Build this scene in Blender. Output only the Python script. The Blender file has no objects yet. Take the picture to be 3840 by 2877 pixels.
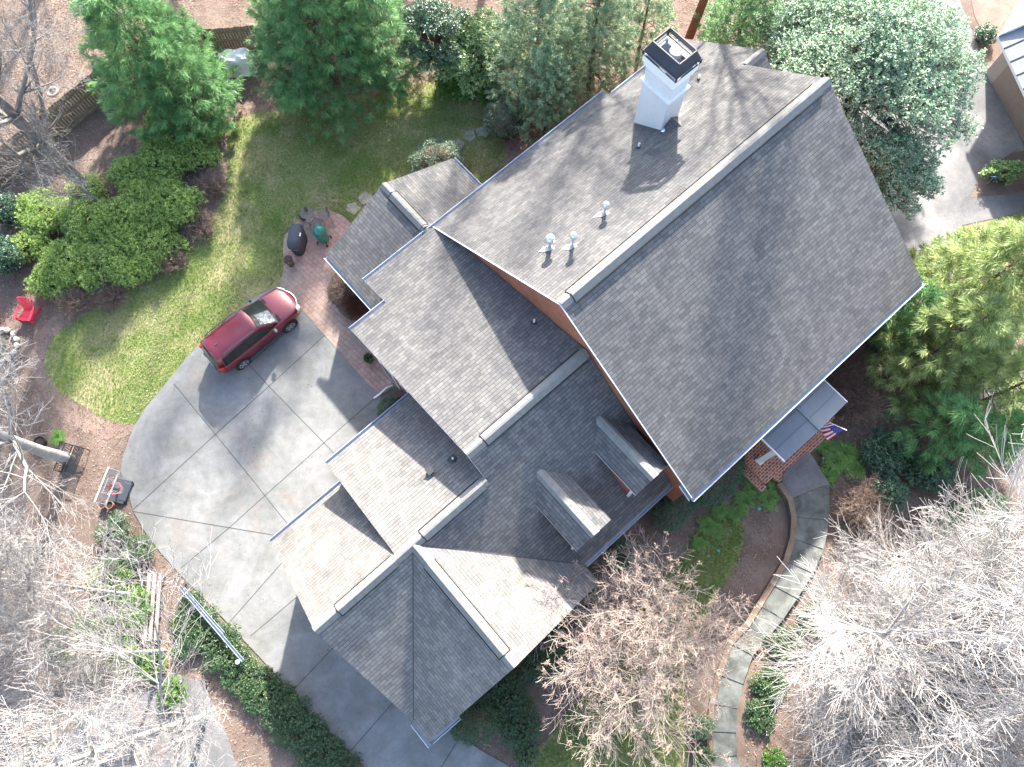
import bpy, math, random
import numpy as np
from mathutils import Matrix, Vector
R_ = math.radians
C = bpy.context.scene.collection
scene = bpy.context.scene

# ------------------------------------------------------------------ camera
CAM_H, FOC = 32.4, 2856.3
PITCH, ROLL = R_(16.501), R_(1.121)
_f = np.array([0, math.sin(PITCH), -math.cos(PITCH)]); _r = np.array([1., 0, 0]); _u = np.cross(_r, _f)
_c, _s = math.cos(ROLL), math.sin(ROLL)
_R = np.array([[_c, 0, _s], [0, 1, 0], [-_s, 0, _c]])
_f, _r, _u = _R @ _f, _R @ _r, _R @ _u
cam_d = bpy.data.cameras.new('camera'); cam = bpy.data.objects.new('camera', cam_d); C.objects.link(cam)
cam_d.sensor_width = 36; cam_d.sensor_fit = 'HORIZONTAL'; cam_d.lens = 36 * FOC / 3840
cam_d.clip_start = 0.1; cam_d.clip_end = 1000
cam.matrix_world = Matrix(((_r[0], _u[0], -_f[0], 0), (_r[1], _u[1], -_f[1], 0), (_r[2], _u[2], -_f[2], CAM_H), (0, 0, 0, 1)))
scene.camera = cam
# ------------------------------------------------------------------ light
SUN_AZ, SUN_EL = 81.0, 30.5
w = bpy.data.worlds.new('World'); scene.world = w; w.use_nodes = True
nt = w.node_tree; bg = nt.nodes['Background']; sk = nt.nodes.new('ShaderNodeTexSky'); sk.sky_type = 'NISHITA'
sk.sun_disc = False; sk.sun_elevation = R_(SUN_EL); sk.sun_rotation = R_(90 - SUN_AZ); sk.dust_density = 2.2; sk.air_density = 1.0
nt.links.new(sk.outputs[0], bg.inputs[0]); bg.inputs[1].default_value = 0.15
sd = bpy.data.lights.new('sun', 'SUN'); sd.energy = 4.7; sd.angle = R_(1.4); sd.color = (1.0, 0.94, 0.855)
so = bpy.data.objects.new('sun', sd); C.objects.link(so)
_a, _e = R_(SUN_AZ), R_(SUN_EL)
so.rotation_euler = Vector((math.cos(_e) * math.cos(_a), math.cos(_e) * math.sin(_a), math.sin(_e))).to_track_quat('Z', 'Y').to_euler()
so.location = (10, 40, 40)
scene.view_settings.view_transform = 'Standard'; scene.view_settings.look = 'None'
scene.view_settings.exposure = 2.2; scene.view_settings.gamma = 1
scene.render.engine = 'CYCLES'

# ------------------------------------------------------------------ helpers
def at(px, py, z=0.0):
    """world point seen at photo pixel (3840x2877) at height z"""
    d = _f + _r * (px - 1920) / FOC + _u * (1438.5 - py) / FOC
    k = (z - CAM_H) / d[2]
    return Vector((d[0] * k, d[1] * k, z))

def tag(o, label=None, cat=None, group=None, kind=None):
    if label: o['label'] = label
    if cat: o['category'] = cat
    if group: o['group'] = group
    if kind: o['kind'] = kind
    return o

def thing(name, label, cat, loc=(0, 0, 0), rz=0.0, group=None):
    o = bpy.data.objects.new(name, None); C.objects.link(o)
    o.location = loc; o.rotation_euler = (0, 0, rz); o.empty_display_size = 0.2
    return tag(o, label, cat, group)

def link_mesh(name, me, parent=None):
    o = bpy.data.objects.new(name, me); C.objects.link(o)
    if parent: o.parent = parent
    return o

def auto_uv(me):
    uvl = me.uv_layers.new(name='UVMap')
    n = len(me.loops); uv = np.zeros((n, 2), np.float32)
    for p in me.polygons:
        N = p.normal
        if abs(N.z) > 0.985: a, b = Vector((1, 0, 0)), Vector((0, 1, 0))
        else:
            a = Vector((-N.y, N.x, 0)).normalized(); b = N.cross(a).normalized()
            if b.z < 0: b = -b
            if abs(a.x) > 0.7 and a.x < 0 or abs(a.y) > 0.71 and a.y < 0: a = -a
        for li in p.loop_indices:
            co = me.vertices[me.loops[li].vertex_index].co
            uv[li] = (co.dot(a), co.dot(b))
    uvl.data.foreach_set('uv', uv.ravel())

class MB:
    def __init__(s): s.v = []; s.f = []; s.m = []; s.M = Matrix()
    def add(s, vs, fs, m=0):
        n = len(s.v); s.v += [tuple(s.M @ Vector(v)) for v in vs]
        s.f += [tuple(n + i for i in f) for f in fs]; s.m += [m] * len(fs)
    def box(s, c, d, rz=0, m=0, rx=0, ry=0):
        M = Matrix.Translation(Vector(c)) @ Matrix.Rotation(rz, 4, 'Z') @ Matrix.Rotation(ry, 4, 'Y') @ Matrix.Rotation(rx, 4, 'X')
        x, y, z = d[0] / 2, d[1] / 2, d[2] / 2
        vs = [M @ Vector(q) for q in ((-x, -y, -z), (x, -y, -z), (x, y, -z), (-x, y, -z), (-x, -y, z), (x, -y, z), (x, y, z), (-x, y, z))]
        s.add(vs, [(3, 2, 1, 0), (4, 5, 6, 7), (0, 1, 5, 4), (1, 2, 6, 5), (2, 3, 7, 6), (3, 0, 4, 7)], m)
    def bar(s, a, b, wd, ht, m=0):
        """box from a to b with width and height"""
        a, b = Vector(a), Vector(b); d = (b - a); L = d.length; d.normalize()
        up = Vector((0, 0, 1)) if abs(d.z) < 0.95 else Vector((1, 0, 0))
        sx = d.cross(up).normalized() * wd / 2; uz = sx.normalized().cross(d).normalized() * ht / 2
        vs = [a - sx - uz, a + sx - uz, a + sx + uz, a - sx + uz, b - sx - uz, b + sx - uz, b + sx + uz, b - sx + uz]
        s.add(vs, [(0, 1, 2, 3), (7, 6, 5, 4), (4, 5, 1, 0), (5, 6, 2, 1), (6, 7, 3, 2), (7, 4, 0, 3)], m)
    def prism(s, top, dz, mt=0, ms=None):
        """top polygon of 3-D points (any winding), extruded down by dz"""
        ms = mt if ms is None else ms
        top = [Vector(p) for p in top]
        ar = sum(top[i].x * top[(i + 1) % len(top)].y - top[(i + 1) % len(top)].x * top[i].y for i in range(len(top)))
        if ar < 0: top = top[::-1]
        n = len(top); bot = [p - Vector((0, 0, dz)) for p in top]
        s.add(top, [tuple(range(n))], mt)
        s.add(bot, [tuple(range(n - 1, -1, -1))], ms)
        for i in range(n):
            j = (i + 1) % n
            s.add([top[i], top[j], bot[j], bot[i]], [(3, 2, 1, 0)], ms)
    def tube(s, pts, r, n=8, m=0, cap=True):
        pts = [Vector(p) for p in pts]; rr = r if hasattr(r, '__len__') else [r] * len(pts)
        rings = []; 
        for i, p in enumerate(pts):
            d = (pts[min(i + 1, len(pts) - 1)] - pts[max(i - 1, 0)]).normalized()
            up = Vector((0, 0, 1)) if abs(d.z) < 0.9 else Vector((1, 0, 0))
            x = d.cross(up).normalized(); y = x.cross(d)
            rings.append([p + (x * math.cos(2 * math.pi * k / n) + y * math.sin(2 * math.pi * k / n)) * rr[i] for k in range(n)])
        vs = [v for rg in rings for v in rg]; fs = []
        for i in range(len(pts) - 1):
            for k in range(n):
                a = i * n + k; b = i * n + (k + 1) % n
                fs.append((a, a + n, b + n, b))
        if cap: fs.append(tuple(range(n))); fs.append(tuple(range(len(vs) - 1, len(vs) - n - 1, -1)))
        s.add(vs, fs, m)
    def lathe(s, prof, c=(0, 0, 0), n=20, m=0, cap=True, sx=1, sy=1):
        c = Vector(c); vs = []
        for r, z in prof:
            for k in range(n):
                t = 2 * math.pi * k / n; vs.append(c + Vector((r * math.cos(t) * sx, r * math.sin(t) * sy, z)))
        fs = []
        for i in range(len(prof) - 1):
            for k in range(n):
                a = i * n + k; b = i * n + (k + 1) % n
                fs.append((a, b, b + n, a + n))
        if cap: fs.append(tuple(range(n - 1, -1, -1))); fs.append(tuple(range(len(vs) - n, len(vs))))
        s.add(vs, fs, m)
    def loft(s, rings, m=0, closed=True, cap=True):
        n = len(rings[0]); vs = [v for r in rings for v in r]; fs = []
        for i in range(len(rings) - 1):
            for k in range(n if closed else n - 1):
                a = i * n + k; b = i * n + (k + 1) % n
                fs.append((a, b, b + n, a + n))
        if cap: fs.append(tuple(range(n - 1, -1, -1))); fs.append(tuple(range(len(vs) - n, len(vs))))
        s.add(vs, fs, m)
    def build(s, name, mats, parent=None, smooth=False, bevel=0, sub=0, uv=True):
        me = bpy.data.meshes.new(name); me.from_pydata(s.v, [], s.f)
        if not hasattr(mats, '__len__'): mats = [mats]
        for m in mats: me.materials.append(m)
        if len(mats) > 1: me.polygons.foreach_set('material_index', s.m)
        me.update()
        if smooth: me.polygons.foreach_set('use_smooth', [True] * len(me.polygons))
        if uv: auto_uv(me)
        o = link_mesh(name, me, parent)
        if bevel:
            b = o.modifiers.new('bevel', 'BEVEL'); b.width = bevel; b.segments = 2; b.limit_method = 'ANGLE'
        if sub:
            b = o.modifiers.new('sub', 'SUBSURF'); b.levels = sub; b.render_levels = sub
        return o

# ------------------------------------------------------------------ materials
def newmat(name):
    m = bpy.data.materials.new(name); m.use_nodes = True
    n = m.node_tree.nodes; l = m.node_tree.links
    return m, n, l, n['Principled BSDF']
def noise(n, l, scale, detail=4, vec=None, rough=0.6, dist=0):
    t = n.new('ShaderNodeTexNoise'); t.inputs['Scale'].default_value = scale; t.inputs['Detail'].default_value = detail
    t.inputs['Roughness'].default_value = rough; t.inputs['Distortion'].default_value = dist
    if vec is not None: l.new(vec, t.inputs['Vector'])
    return t.outputs['Fac']
def ramp(n, l, fac, stops):
    r = n.new('ShaderNodeValToRGB'); e = r.color_ramp.elements
    while len(e) < len(stops): e.new(0.5)
    for k, (p, c) in enumerate(stops): e[k].position = p; e[k].color = (*c, 1) if hasattr(c, '__len__') else (c, c, c, 1)
    l.new(fac, r.inputs[0]); return r.outputs[0]
def mix(n, l, fac, a, b, mode='MIX'):
    m = n.new('ShaderNodeMix'); m.data_type = 'RGBA'; m.blend_type = mode
    for sock, x in ((m.inputs[0], fac), (m.inputs[6], a), (m.inputs[7], b)):
        if hasattr(x, 'is_output'): l.new(x, sock)
        elif hasattr(x, '__len__'): sock.default_value = (*x, 1)
        else: sock.default_value = x
    return m.outputs[2]
def bump(n, l, h, bs, strength=0.3, dist=0.02, nrm=None):
    b = n.new('ShaderNodeBump'); b.inputs['Strength'].default_value = strength; b.inputs['Distance'].default_value = dist
    l.new(h, b.inputs['Height'])
    if nrm: l.new(nrm, b.inputs['Normal'])
    l.new(b.outputs[0], bs.inputs['Normal']); return b.outputs[0]
def math_(n, l, op, a, b=None, c=None):
    m = n.new('ShaderNodeMath'); m.operation = op
    for i, x in enumerate((a, b, c)):
        if x is None: continue
        if hasattr(x, 'is_output'): l.new(x, m.inputs[i])
        else: m.inputs[i].default_value = x
    return m.outputs[0]
def objco(n): return n.new('ShaderNodeTexCoord').outputs['Object']
def uvco(n): return n.new('ShaderNodeTexCoord').outputs['UV']

def plain(name, col, rough=0.5, metal=0.0, var=0.15, scale=6.0, spec=0.5, bmp=0.0):
    m, n, l, b = newmat(name); co = objco(n)
    f = noise(n, l, scale, 5, co)
    d = tuple(x * (1 - var) for x in col); e = tuple(min(1, x * (1 + var)) for x in col)
    l.new(ramp(n, l, f, [(0.3, d), (0.7, e)]), b.inputs['Base Color'])
    b.inputs['Roughness'].default_value = rough; b.inputs['Metallic'].default_value = metal
    b.inputs['Specular IOR Level'].default_value = spec
    if bmp: bump(n, l, noise(n, l, scale * 6, 4, co), b, bmp, 0.01)
    return m

def shingle(name, light, dark, row=0.145, wid=0.31, line=0.45):
    m, n, l, b = newmat(name); uv = uvco(n)
    br = n.new('ShaderNodeTexBrick'); l.new(uv, br.inputs['Vector'])
    br.offset = 0.42; br.offset_frequency = 2; br.squash = 0.8; br.squash_frequency = 3
    br.inputs['Scale'].default_value = 1; br.inputs['Brick Width'].default_value = wid; br.inputs['Row Height'].default_value = row
    br.inputs['Mortar Size'].default_value = 0.006; br.inputs['Mortar Smooth'].default_value = 0.6
    br.inputs['Color1'].default_value = (*light, 1); br.inputs['Color2'].default_value = (*dark, 1)
    br.inputs['Mortar'].default_value = (*[x * line for x in dark], 1); br.inputs['Bias'].default_value = -0.1
    c = br.outputs['Color']
    big = noise(n, l, 0.55, 5, uv, 0.6, 0.4)
    c = mix(n, l, 1.0, c, ramp(n, l, big, [(0.3, (0.84, 0.84, 0.86)), (0.7, (1.14, 1.13, 1.1))]), 'MULTIPLY')
    mid = noise(n, l, 3.2, 4, uv)
    c = mix(n, l, 1.0, c, ramp(n, l, mid, [(0.3, 0.86), (0.7, 1.12)]), 'MULTIPLY')
    fine = noise(n, l, 90, 3, uv)
    c = mix(n, l, 1.0, c, ramp(n, l, fine, [(0.3, 0.75), (0.75, 1.25)]), 'MULTIPLY')
    # streaks running down the slope
    mp = n.new('ShaderNodeMapping'); mp.inputs['Scale'].default_value = (1.8, 0.12, 1); l.new(uv, mp.inputs['Vector'])
    c = mix(n, l, 1.0, c, ramp(n, l, noise(n, l, 1, 4, mp.outputs[0]), [(0.35, 0.9), (0.7, 1.07)]), 'MULTIPLY')
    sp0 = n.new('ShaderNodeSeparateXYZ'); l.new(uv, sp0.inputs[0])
    edge_ = ramp(n, l, math_(n, l, 'FRACT', math_(n, l, 'DIVIDE', sp0.outputs['Y'], row)), [(0.0, 0.55), (0.13, 1.0), (0.9, 1.0), (1.0, 0.8)])  # dark butt edges, with the shadow line of each course painted in
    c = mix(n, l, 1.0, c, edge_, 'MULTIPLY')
    l.new(c, b.inputs['Base Color']); b.inputs['Roughness'].default_value = 0.92; b.inputs['Specular IOR Level'].default_value = 0.25
    # saw-tooth courses: butt edge of each course stands proud
    sp = n.new('ShaderNodeSeparateXYZ'); l.new(uv, sp.inputs[0])
    fr = math_(n, l, 'FRACT', math_(n, l, 'DIVIDE', sp.outputs['Y'], row))
    h = math_(n, l, 'SUBTRACT', 1.0, fr)
    h2 = math_(n, l, 'ADD', h, math_(n, l, 'MULTIPLY', br.outputs['Fac'], -0.5))
    h3 = math_(n, l, 'ADD', h2, math_(n, l, 'MULTIPLY', fine, 0.35))
    bump(n, l, h3, b, 0.9, 0.016)
    return m

def brick(name, c1, c2, mort, w=0.21, h=0.072, ms=0.006, rot=0.0, wear=0.15):
    m, n, l, b = newmat(name); uv = uvco(n)
    if rot:
        mp = n.new('ShaderNodeMapping'); mp.inputs['Rotation'].default_value = (0, 0, rot); l.new(uv, mp.inputs['Vector']); uv = mp.outputs[0]
    br = n.new('ShaderNodeTexBrick'); l.new(uv, br.inputs['Vector']); br.offset = 0.5
    br.inputs['Scale'].default_value = 1; br.inputs['Brick Width'].default_value = w; br.inputs['Row Height'].default_value = h
    br.inputs['Mortar Size'].default_value = ms; br.inputs['Mortar Smooth'].default_value = 0.2
    br.inputs['Color1'].default_value = (*c1, 1); br.inputs['Color2'].default_value = (*c2, 1); br.inputs['Mortar'].default_value = (*mort, 1)
    c = mix(n, l, 1.0, br.outputs['Color'], ramp(n, l, noise(n, l, 14, 4, uv), [(0.3, 1 - wear), (0.7, 1 + wear)]), 'MULTIPLY')
    c = mix(n, l, 1.0, c, ramp(n, l, noise(n, l, 0.9, 5, uv), [(0.35, 0.78), (0.65, 1.15)]), 'MULTIPLY')
    l.new(c, b.inputs['Base Color']); b.inputs['Roughness'].default_value = 0.9
    bump(n, l, math_(n, l, 'SUBTRACT', 1.0, br.outputs['Fac']), b, 0.5, 0.008)
    return m

M = {}
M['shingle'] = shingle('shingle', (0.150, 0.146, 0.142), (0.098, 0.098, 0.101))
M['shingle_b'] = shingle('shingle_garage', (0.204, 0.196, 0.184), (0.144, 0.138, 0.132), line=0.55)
M['cap'] = plain('ridge_cap', (0.200, 0.196, 0.182), 0.95, 0, 0.12, 5, 0.2, 0.3)
M['slot'] = plain('vent_slot', (0.012, 0.012, 0.012), 0.9)
M['valley'] = plain('valley_line', (0.06, 0.06, 0.062), 0.8)
M['brick'] = brick('red_brick', (0.36, 0.115, 0.055), (0.27, 0.085, 0.045), (0.30, 0.19, 0.14))
M['pavebrick'] = brick('porch_brick', (0.40, 0.14, 0.07), (0.24, 0.075, 0.045), (0.55, 0.47, 0.40), 0.21, 0.11, 0.011)
M['trim'] = plain('white_trim', (0.78, 0.79, 0.79), 0.5, 0, 0.05)
M['gutter'] = plain('gutter_metal', (0.24, 0.28, 0.34), 0.5, 0.1, 0.12, 3)
M['edge'] = plain('grey_white_lip', (0.5, 0.51, 0.53), 0.6)
M['stucco'] = plain('chimney_stucco', (0.66, 0.66, 0.65), 0.85, 0, 0.05, 2, 0.3, 0.15)
M['blackm'] = plain('black_metal', (0.018, 0.02, 0.024), 0.42, 0.0, 0.2)
M['cage'] = plain('chimney_shroud', (0.022, 0.03, 0.045), 0.5, 0.0, 0.25, 3)
M['galv'] = plain('galvanised', (0.68, 0.72, 0.76), 0.32, 0.75, 0.12, 9)
M['whitep'] = plain('white_pvc', (0.85, 0.85, 0.84), 0.4, 0, 0.03)
M['rust'] = plain('rust', (0.22, 0.06, 0.025), 0.85, 0, 0.3, 20)
M['glass'] = plain('window_glass', (0.02, 0.025, 0.03), 0.08, 0, 0.1)
M['metalroof'] = plain('standing_seam', (0.17, 0.19, 0.21), 0.42, 0.25, 0.1, 1.2)
M['lead'] = plain('lead_boot', (0.03, 0.032, 0.035), 0.6)
M['bark'] = plain('grey_bark', (0.20, 0.185, 0.17), 0.95, 0, 0.35, 9, 0.2, 0.5)
M['barkw'] = plain('pale_bark', (0.352, 0.344, 0.328), 0.8, 0, 0.22, 5, 0.3, 0.3)
M['barkr'] = plain('red_bark', (0.24, 0.11, 0.07), 0.95, 0, 0.35, 12, 0.2, 0.6)
M['barkb'] = plain('brown_bark', (0.13, 0.09, 0.065), 0.95, 0, 0.35, 10)

def leafmat(name, stops, rough=0.55, trans=0.25, spec=0.4, patch=0.35, pscale=0.9, gain=1.0):
    m, n, l, b = newmat(name)
    a = n.new('ShaderNodeAttribute'); a.attribute_name = 'rnd'
    f = math_(n, l, 'ADD', math_(n, l, 'MULTIPLY', a.outputs['Fac'], 1 - patch), math_(n, l, 'MULTIPLY', math_(n, l, 'MULTIPLY_ADD', noise(n, l, pscale, 3, objco(n)), gain, 0.5 - 0.5 * gain), patch))
    c = ramp(n, l, f, stops)
    l.new(c, b.inputs['Base Color']); b.inputs['Roughness'].default_value = rough; b.inputs['Specular IOR Level'].default_value = spec
    if trans:
        t = n.new('ShaderNodeBsdfTranslucent'); l.new(c, t.inputs[0]); mx = n.new('ShaderNodeMixShader'); mx.inputs[0].default_value = trans
        l.new(b.outputs[0], mx.inputs[1]); l.new(t.outputs[0], mx.inputs[2]); l.new(mx.outputs[0], n['Material Output'].inputs[0])
    return m
M['conifer'] = leafmat('conifer_needles', [(0.15, (0.063, 0.152, 0.061)), (0.5, (0.138, 0.314, 0.111)), (0.85, (0.276, 0.485, 0.172))], 0.5, 0.3)
M['conifer_y'] = leafmat('yellow_green_needles', [(0.15, (0.076, 0.137, 0.043)), (0.5, (0.251, 0.341, 0.108)), (0.85, (0.532, 0.586, 0.245))], 0.5, 0.3)
M['cedar'] = leafmat('cedar_sprays', [(0.15, (0.091, 0.162, 0.078)), (0.5, (0.204, 0.324, 0.167)), (0.85, (0.490, 0.590, 0.352))], 0.5, 0.25)
M['magnolia'] = leafmat('glossy_leaves', [(0.15, (0.077, 0.145, 0.087)), (0.5, (0.175, 0.298, 0.175)), (0.85, (0.458, 0.560, 0.389))], 0.46, 0.2, 0.5)
M['holly'] = leafmat('holly_leaves', [(0.15, (0.022, 0.056, 0.032)), (0.5, (0.045, 0.112, 0.056)), (0.9, (0.128, 0.240, 0.112))], 0.33, 0.12, 0.7)
M['laurel'] = leafmat('laurel_leaves', [(0.15, (0.068, 0.135, 0.041)), (0.5, (0.176, 0.297, 0.095)), (0.85, (0.446, 0.567, 0.243))], 0.32, 0.25, 0.7)
M['azalea'] = leafmat('azalea_leaves', [(0.15, (0.092, 0.167, 0.037)), (0.5, (0.249, 0.377, 0.088)), (0.85, (0.573, 0.686, 0.188))], 0.5, 0.25, 0.4, 0.45)
M['boxwood'] = leafmat('boxwood_leaves', [(0.15, (0.038, 0.075, 0.033)), (0.5, (0.090, 0.158, 0.075)), (0.85, (0.300, 0.360, 0.255))], 0.4, 0.15, 0.6)
M['ivy'] = leafmat('ivy_leaves', [(0.15, (0.027, 0.060, 0.030)), (0.5, (0.053, 0.112, 0.045)), (0.9, (0.165, 0.225, 0.075))], 0.4, 0.15, 0.5)
M['bright'] = leafmat('bright_green_leaves', [(0.15, (0.034, 0.095, 0.017)), (0.5, (0.090, 0.202, 0.034)), (0.85, (0.224, 0.370, 0.078))], 0.42, 0.25, 0.5)
M['fern'] = leafmat('fern_fronds', [(0.15, (0.065, 0.156, 0.026)), (0.5, (0.143, 0.299, 0.052)), (0.9, (0.312, 0.468, 0.130))], 0.5, 0.3)
M['drytwig'] = leafmat('dry_twigs', [(0.1, (0.10, 0.07, 0.055)), (0.6, (0.26, 0.19, 0.155)), (0.9, (0.42, 0.33, 0.28))], 0.9, 0, 0.2)
M['redtwig'] = leafmat('reddish_dry_leaves', [(0.1, (0.10, 0.045, 0.03)), (0.6, (0.22, 0.10, 0.065)), (0.9, (0.33, 0.18, 0.12))], 0.9, 0.1, 0.2)
M['twigw'] = leafmat('pale_twigs', [(0.05, (0.307, 0.296, 0.283)), (0.7, (0.361, 0.349, 0.338)), (1.0, (0.307, 0.272, 0.261))], 0.8, 0, 0.3, 0.0)
M['twigp'] = leafmat('rosy_twigs', [(0.05, (0.345, 0.333, 0.320)), (0.8, (0.387, 0.371, 0.362)), (0.93, (0.353, 0.295, 0.284)), (1.0, (0.327, 0.191, 0.181))], 0.8, 0, 0.3, 0.0)
M['twigg'] = leafmat('grey_twigs', [(0.1, (0.176, 0.164, 0.152)), (0.9, (0.272, 0.256, 0.244))], 0.9, 0, 0.2, 0.1)
M['twigt'] = leafmat('tan_twigs', [(0.1, (0.284, 0.224, 0.194)), (0.6, (0.379, 0.309, 0.269)), (0.95, (0.463, 0.403, 0.363))], 0.9, 0, 0.2, 0.2)
M['seed'] = leafmat('dry_seed_heads', [(0.1, (0.336, 0.230, 0.182)), (0.9, (0.497, 0.375, 0.312))], 0.9, 0.1, 0.2)
M['litter'] = leafmat('fallen_leaves', [(0.1, (0.10, 0.06, 0.045)), (0.45, (0.25, 0.16, 0.115)), (0.75, (0.37, 0.265, 0.20)), (0.97, (0.50, 0.42, 0.35))], 0.85, 0.1, 0.3)
M['litter_pale'] = leafmat('pale_fallen_leaves', [(0.1, (0.128, 0.076, 0.055)), (0.5, (0.238, 0.174, 0.136)), (0.9, (0.357, 0.297, 0.255))], 0.85, 0.1, 0.3)
M['grass'] = leafmat('grass_blades', [(0.14, (0.076, 0.175, 0.028)), (0.42, (0.151, 0.280, 0.050)), (0.58, (0.293, 0.372, 0.121)), (0.72, (0.444, 0.466, 0.242)), (0.92, (0.564, 0.547, 0.333))], 0.7, 0.3, 0.2, 0.7, 0.5, 1.9)
M['grassf'] = leafmat('front_grass_blades', [(0.12, (0.052, 0.158, 0.024)), (0.5, (0.114, 0.252, 0.038)), (0.68, (0.247, 0.315, 0.104)), (0.95, (0.437, 0.430, 0.237))], 0.7, 0.3, 0.2, 0.66, 0.5, 1.7)

def groundmat(name, stops, fine=(0.7, 1.3), s1=1.1, s2=22, bs=0.6):
    m, n, l, b = newmat(name); co = objco(n)
    f = math_(n, l, 'ADD', math_(n, l, 'MULTIPLY', noise(n, l, s1, 6, co, 0.65, 0.5), 0.55), math_(n, l, 'MULTIPLY', noise(n, l, s2, 5, co, 0.7), 0.45))
    c = ramp(n, l, f, stops)
    g = noise(n, l, 75, 3, co)
    c = mix(n, l, 1.0, c, ramp(n, l, g, [(0.3, fine[0]), (0.7, fine[1])]), 'MULTIPLY')
    l.new(c, b.inputs['Base Color']); b.inputs['Roughness'].default_value = 0.95; b.inputs['Specular IOR Level'].default_value = 0.15
    bump(n, l, math_(n, l, 'ADD', f, g), b, bs, 0.04)
    return m
M['mulch'] = groundmat('mulch_ground', [(0.3, (0.10, 0.068, 0.052)), (0.5, (0.172, 0.13, 0.106)), (0.7, (0.27, 0.215, 0.18))])
M['straw'] = groundmat('leaf_litter_ground', [(0.3, (0.145, 0.098, 0.072)), (0.5, (0.230, 0.170, 0.132)), (0.7, (0.306, 0.246, 0.204))])
M['lawnm'] = groundmat('lawn_soil', [(0.32, (0.084, 0.134, 0.034)), (0.46, (0.146, 0.185, 0.056)), (0.56, (0.280, 0.252, 0.129)), (0.7, (0.426, 0.358, 0.235))], s1=0.45, s2=7)
M['path_dirt'] = groundmat('bare_soil_edge', [(0.3, (0.15, 0.10, 0.08)), (0.5, (0.24, 0.17, 0.14)), (0.7, (0.34, 0.26, 0.22))])

def concrete(name, base, dark, pink=None, sc=0.5, contrast=1.0):
    m, n, l, b = newmat(name); co = objco(n)
    big = noise(n, l, sc, 7, co, 0.62, 0.7)
    c = ramp(n, l, big, [(0.32, dark), (0.5, tuple((a + d) / 2 for a, d in zip(base, dark))), (0.66, base)])
    if pink:
        sp = noise(n, l, 0.33, 3, co, 0.5, 1.2); mask = ramp(n, l, sp, [(0.60, 0.0), (0.67, 0.55)])
        c = mix(n, l, mask, c, pink)
    pit = noise(n, l, 9, 4, co, 0.7); area = ramp(n, l, noise(n, l, 0.7, 2, co), [(0.52, 0.0), (0.62, 1.0)])
    pm = math_(n, l, 'MULTIPLY', ramp(n, l, pit, [(0.62, 0.0), (0.66, 0.7)]), area)
    c = mix(n, l, pm, c, tuple(x * 0.35 for x in dark))
    c = mix(n, l, 1.0, c, ramp(n, l, noise(n, l, 26, 5, co, 0.8), [(0.3, 0.80), (0.7, 1.18)]), 'MULTIPLY')
    c = mix(n, l, 1.0, c, ramp(n, l, noise(n, l, 2.7, 5, co, 0.7), [(0.3, 0.84), (0.7, 1.12)]), 'MULTIPLY')
    l.new(c, b.inputs['Base Color']); b.inputs['Roughness'].default_value = 0.93; b.inputs['Specular IOR Level'].default_value = 0.3
    bump(n, l, noise(n, l, 60, 3, co), b, 0.25, 0.01)
    return m
M['conc'] = concrete('driveway_concrete', (0.226, 0.230, 0.230), (0.142, 0.147, 0.139), (0.205, 0.180, 0.163))
M['conc2'] = concrete('neighbour_concrete', (0.230, 0.225, 0.221), (0.111, 0.111, 0.115), None, 0.3)
M['slab'] = concrete('walk_slab', (0.193, 0.202, 0.186), (0.061, 0.066, 0.060), None, 1.1)
M['asphalt'] = concrete('road_asphalt', (0.19, 0.185, 0.18), (0.115, 0.115, 0.115), (0.22, 0.165, 0.145), 0.4)
M['joint'] = plain('joint_gap', (0.055, 0.06, 0.05), 0.95)
m, n, l, b = newmat('stamped_patio'); uv = n.new('ShaderNodeMapping'); uv.inputs['Rotation'].default_value = (0, 0, R_(43)); l.new(uvco(n), uv.inputs['Vector'])
br = n.new('ShaderNodeTexBrick'); l.new(uv.outputs[0], br.inputs['Vector']); br.offset = 0.5; br.squash = 0.75; br.squash_frequency = 3
for k, v_ in (('Scale', 1), ('Brick Width', 0.30), ('Row Height', 0.20), ('Mortar Size', 0.008), ('Mortar Smooth', 0.4)): br.inputs[k].default_value = v_
br.inputs['Color1'].default_value = (0.40, 0.275, 0.225, 1); br.inputs['Color2'].default_value = (0.33, 0.215, 0.175, 1); br.inputs['Mortar'].default_value = (0.13, 0.085, 0.07, 1)
c = mix(n, l, ramp(n, l, noise(n, l, 0.55, 6, objco(n), 0.6, 0.6), [(0.42, 0.0), (0.68, 0.75)]), br.outputs['Color'], (0.23, 0.215, 0.175))
c = mix(n, l, 1.0, c, ramp(n, l, noise(n, l, 3, 6, objco(n), 0.7), [(0.3, 0.75), (0.7, 1.2)]), 'MULTIPLY')
l.new(c, b.inputs['Base Color']); b.inputs['Roughness'].default_value = 0.9; bump(n, l, math_(n, l, 'SUBTRACT', 1.0, br.outputs['Fac']), b, 0.5, 0.01); M['patio'] = m

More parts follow.
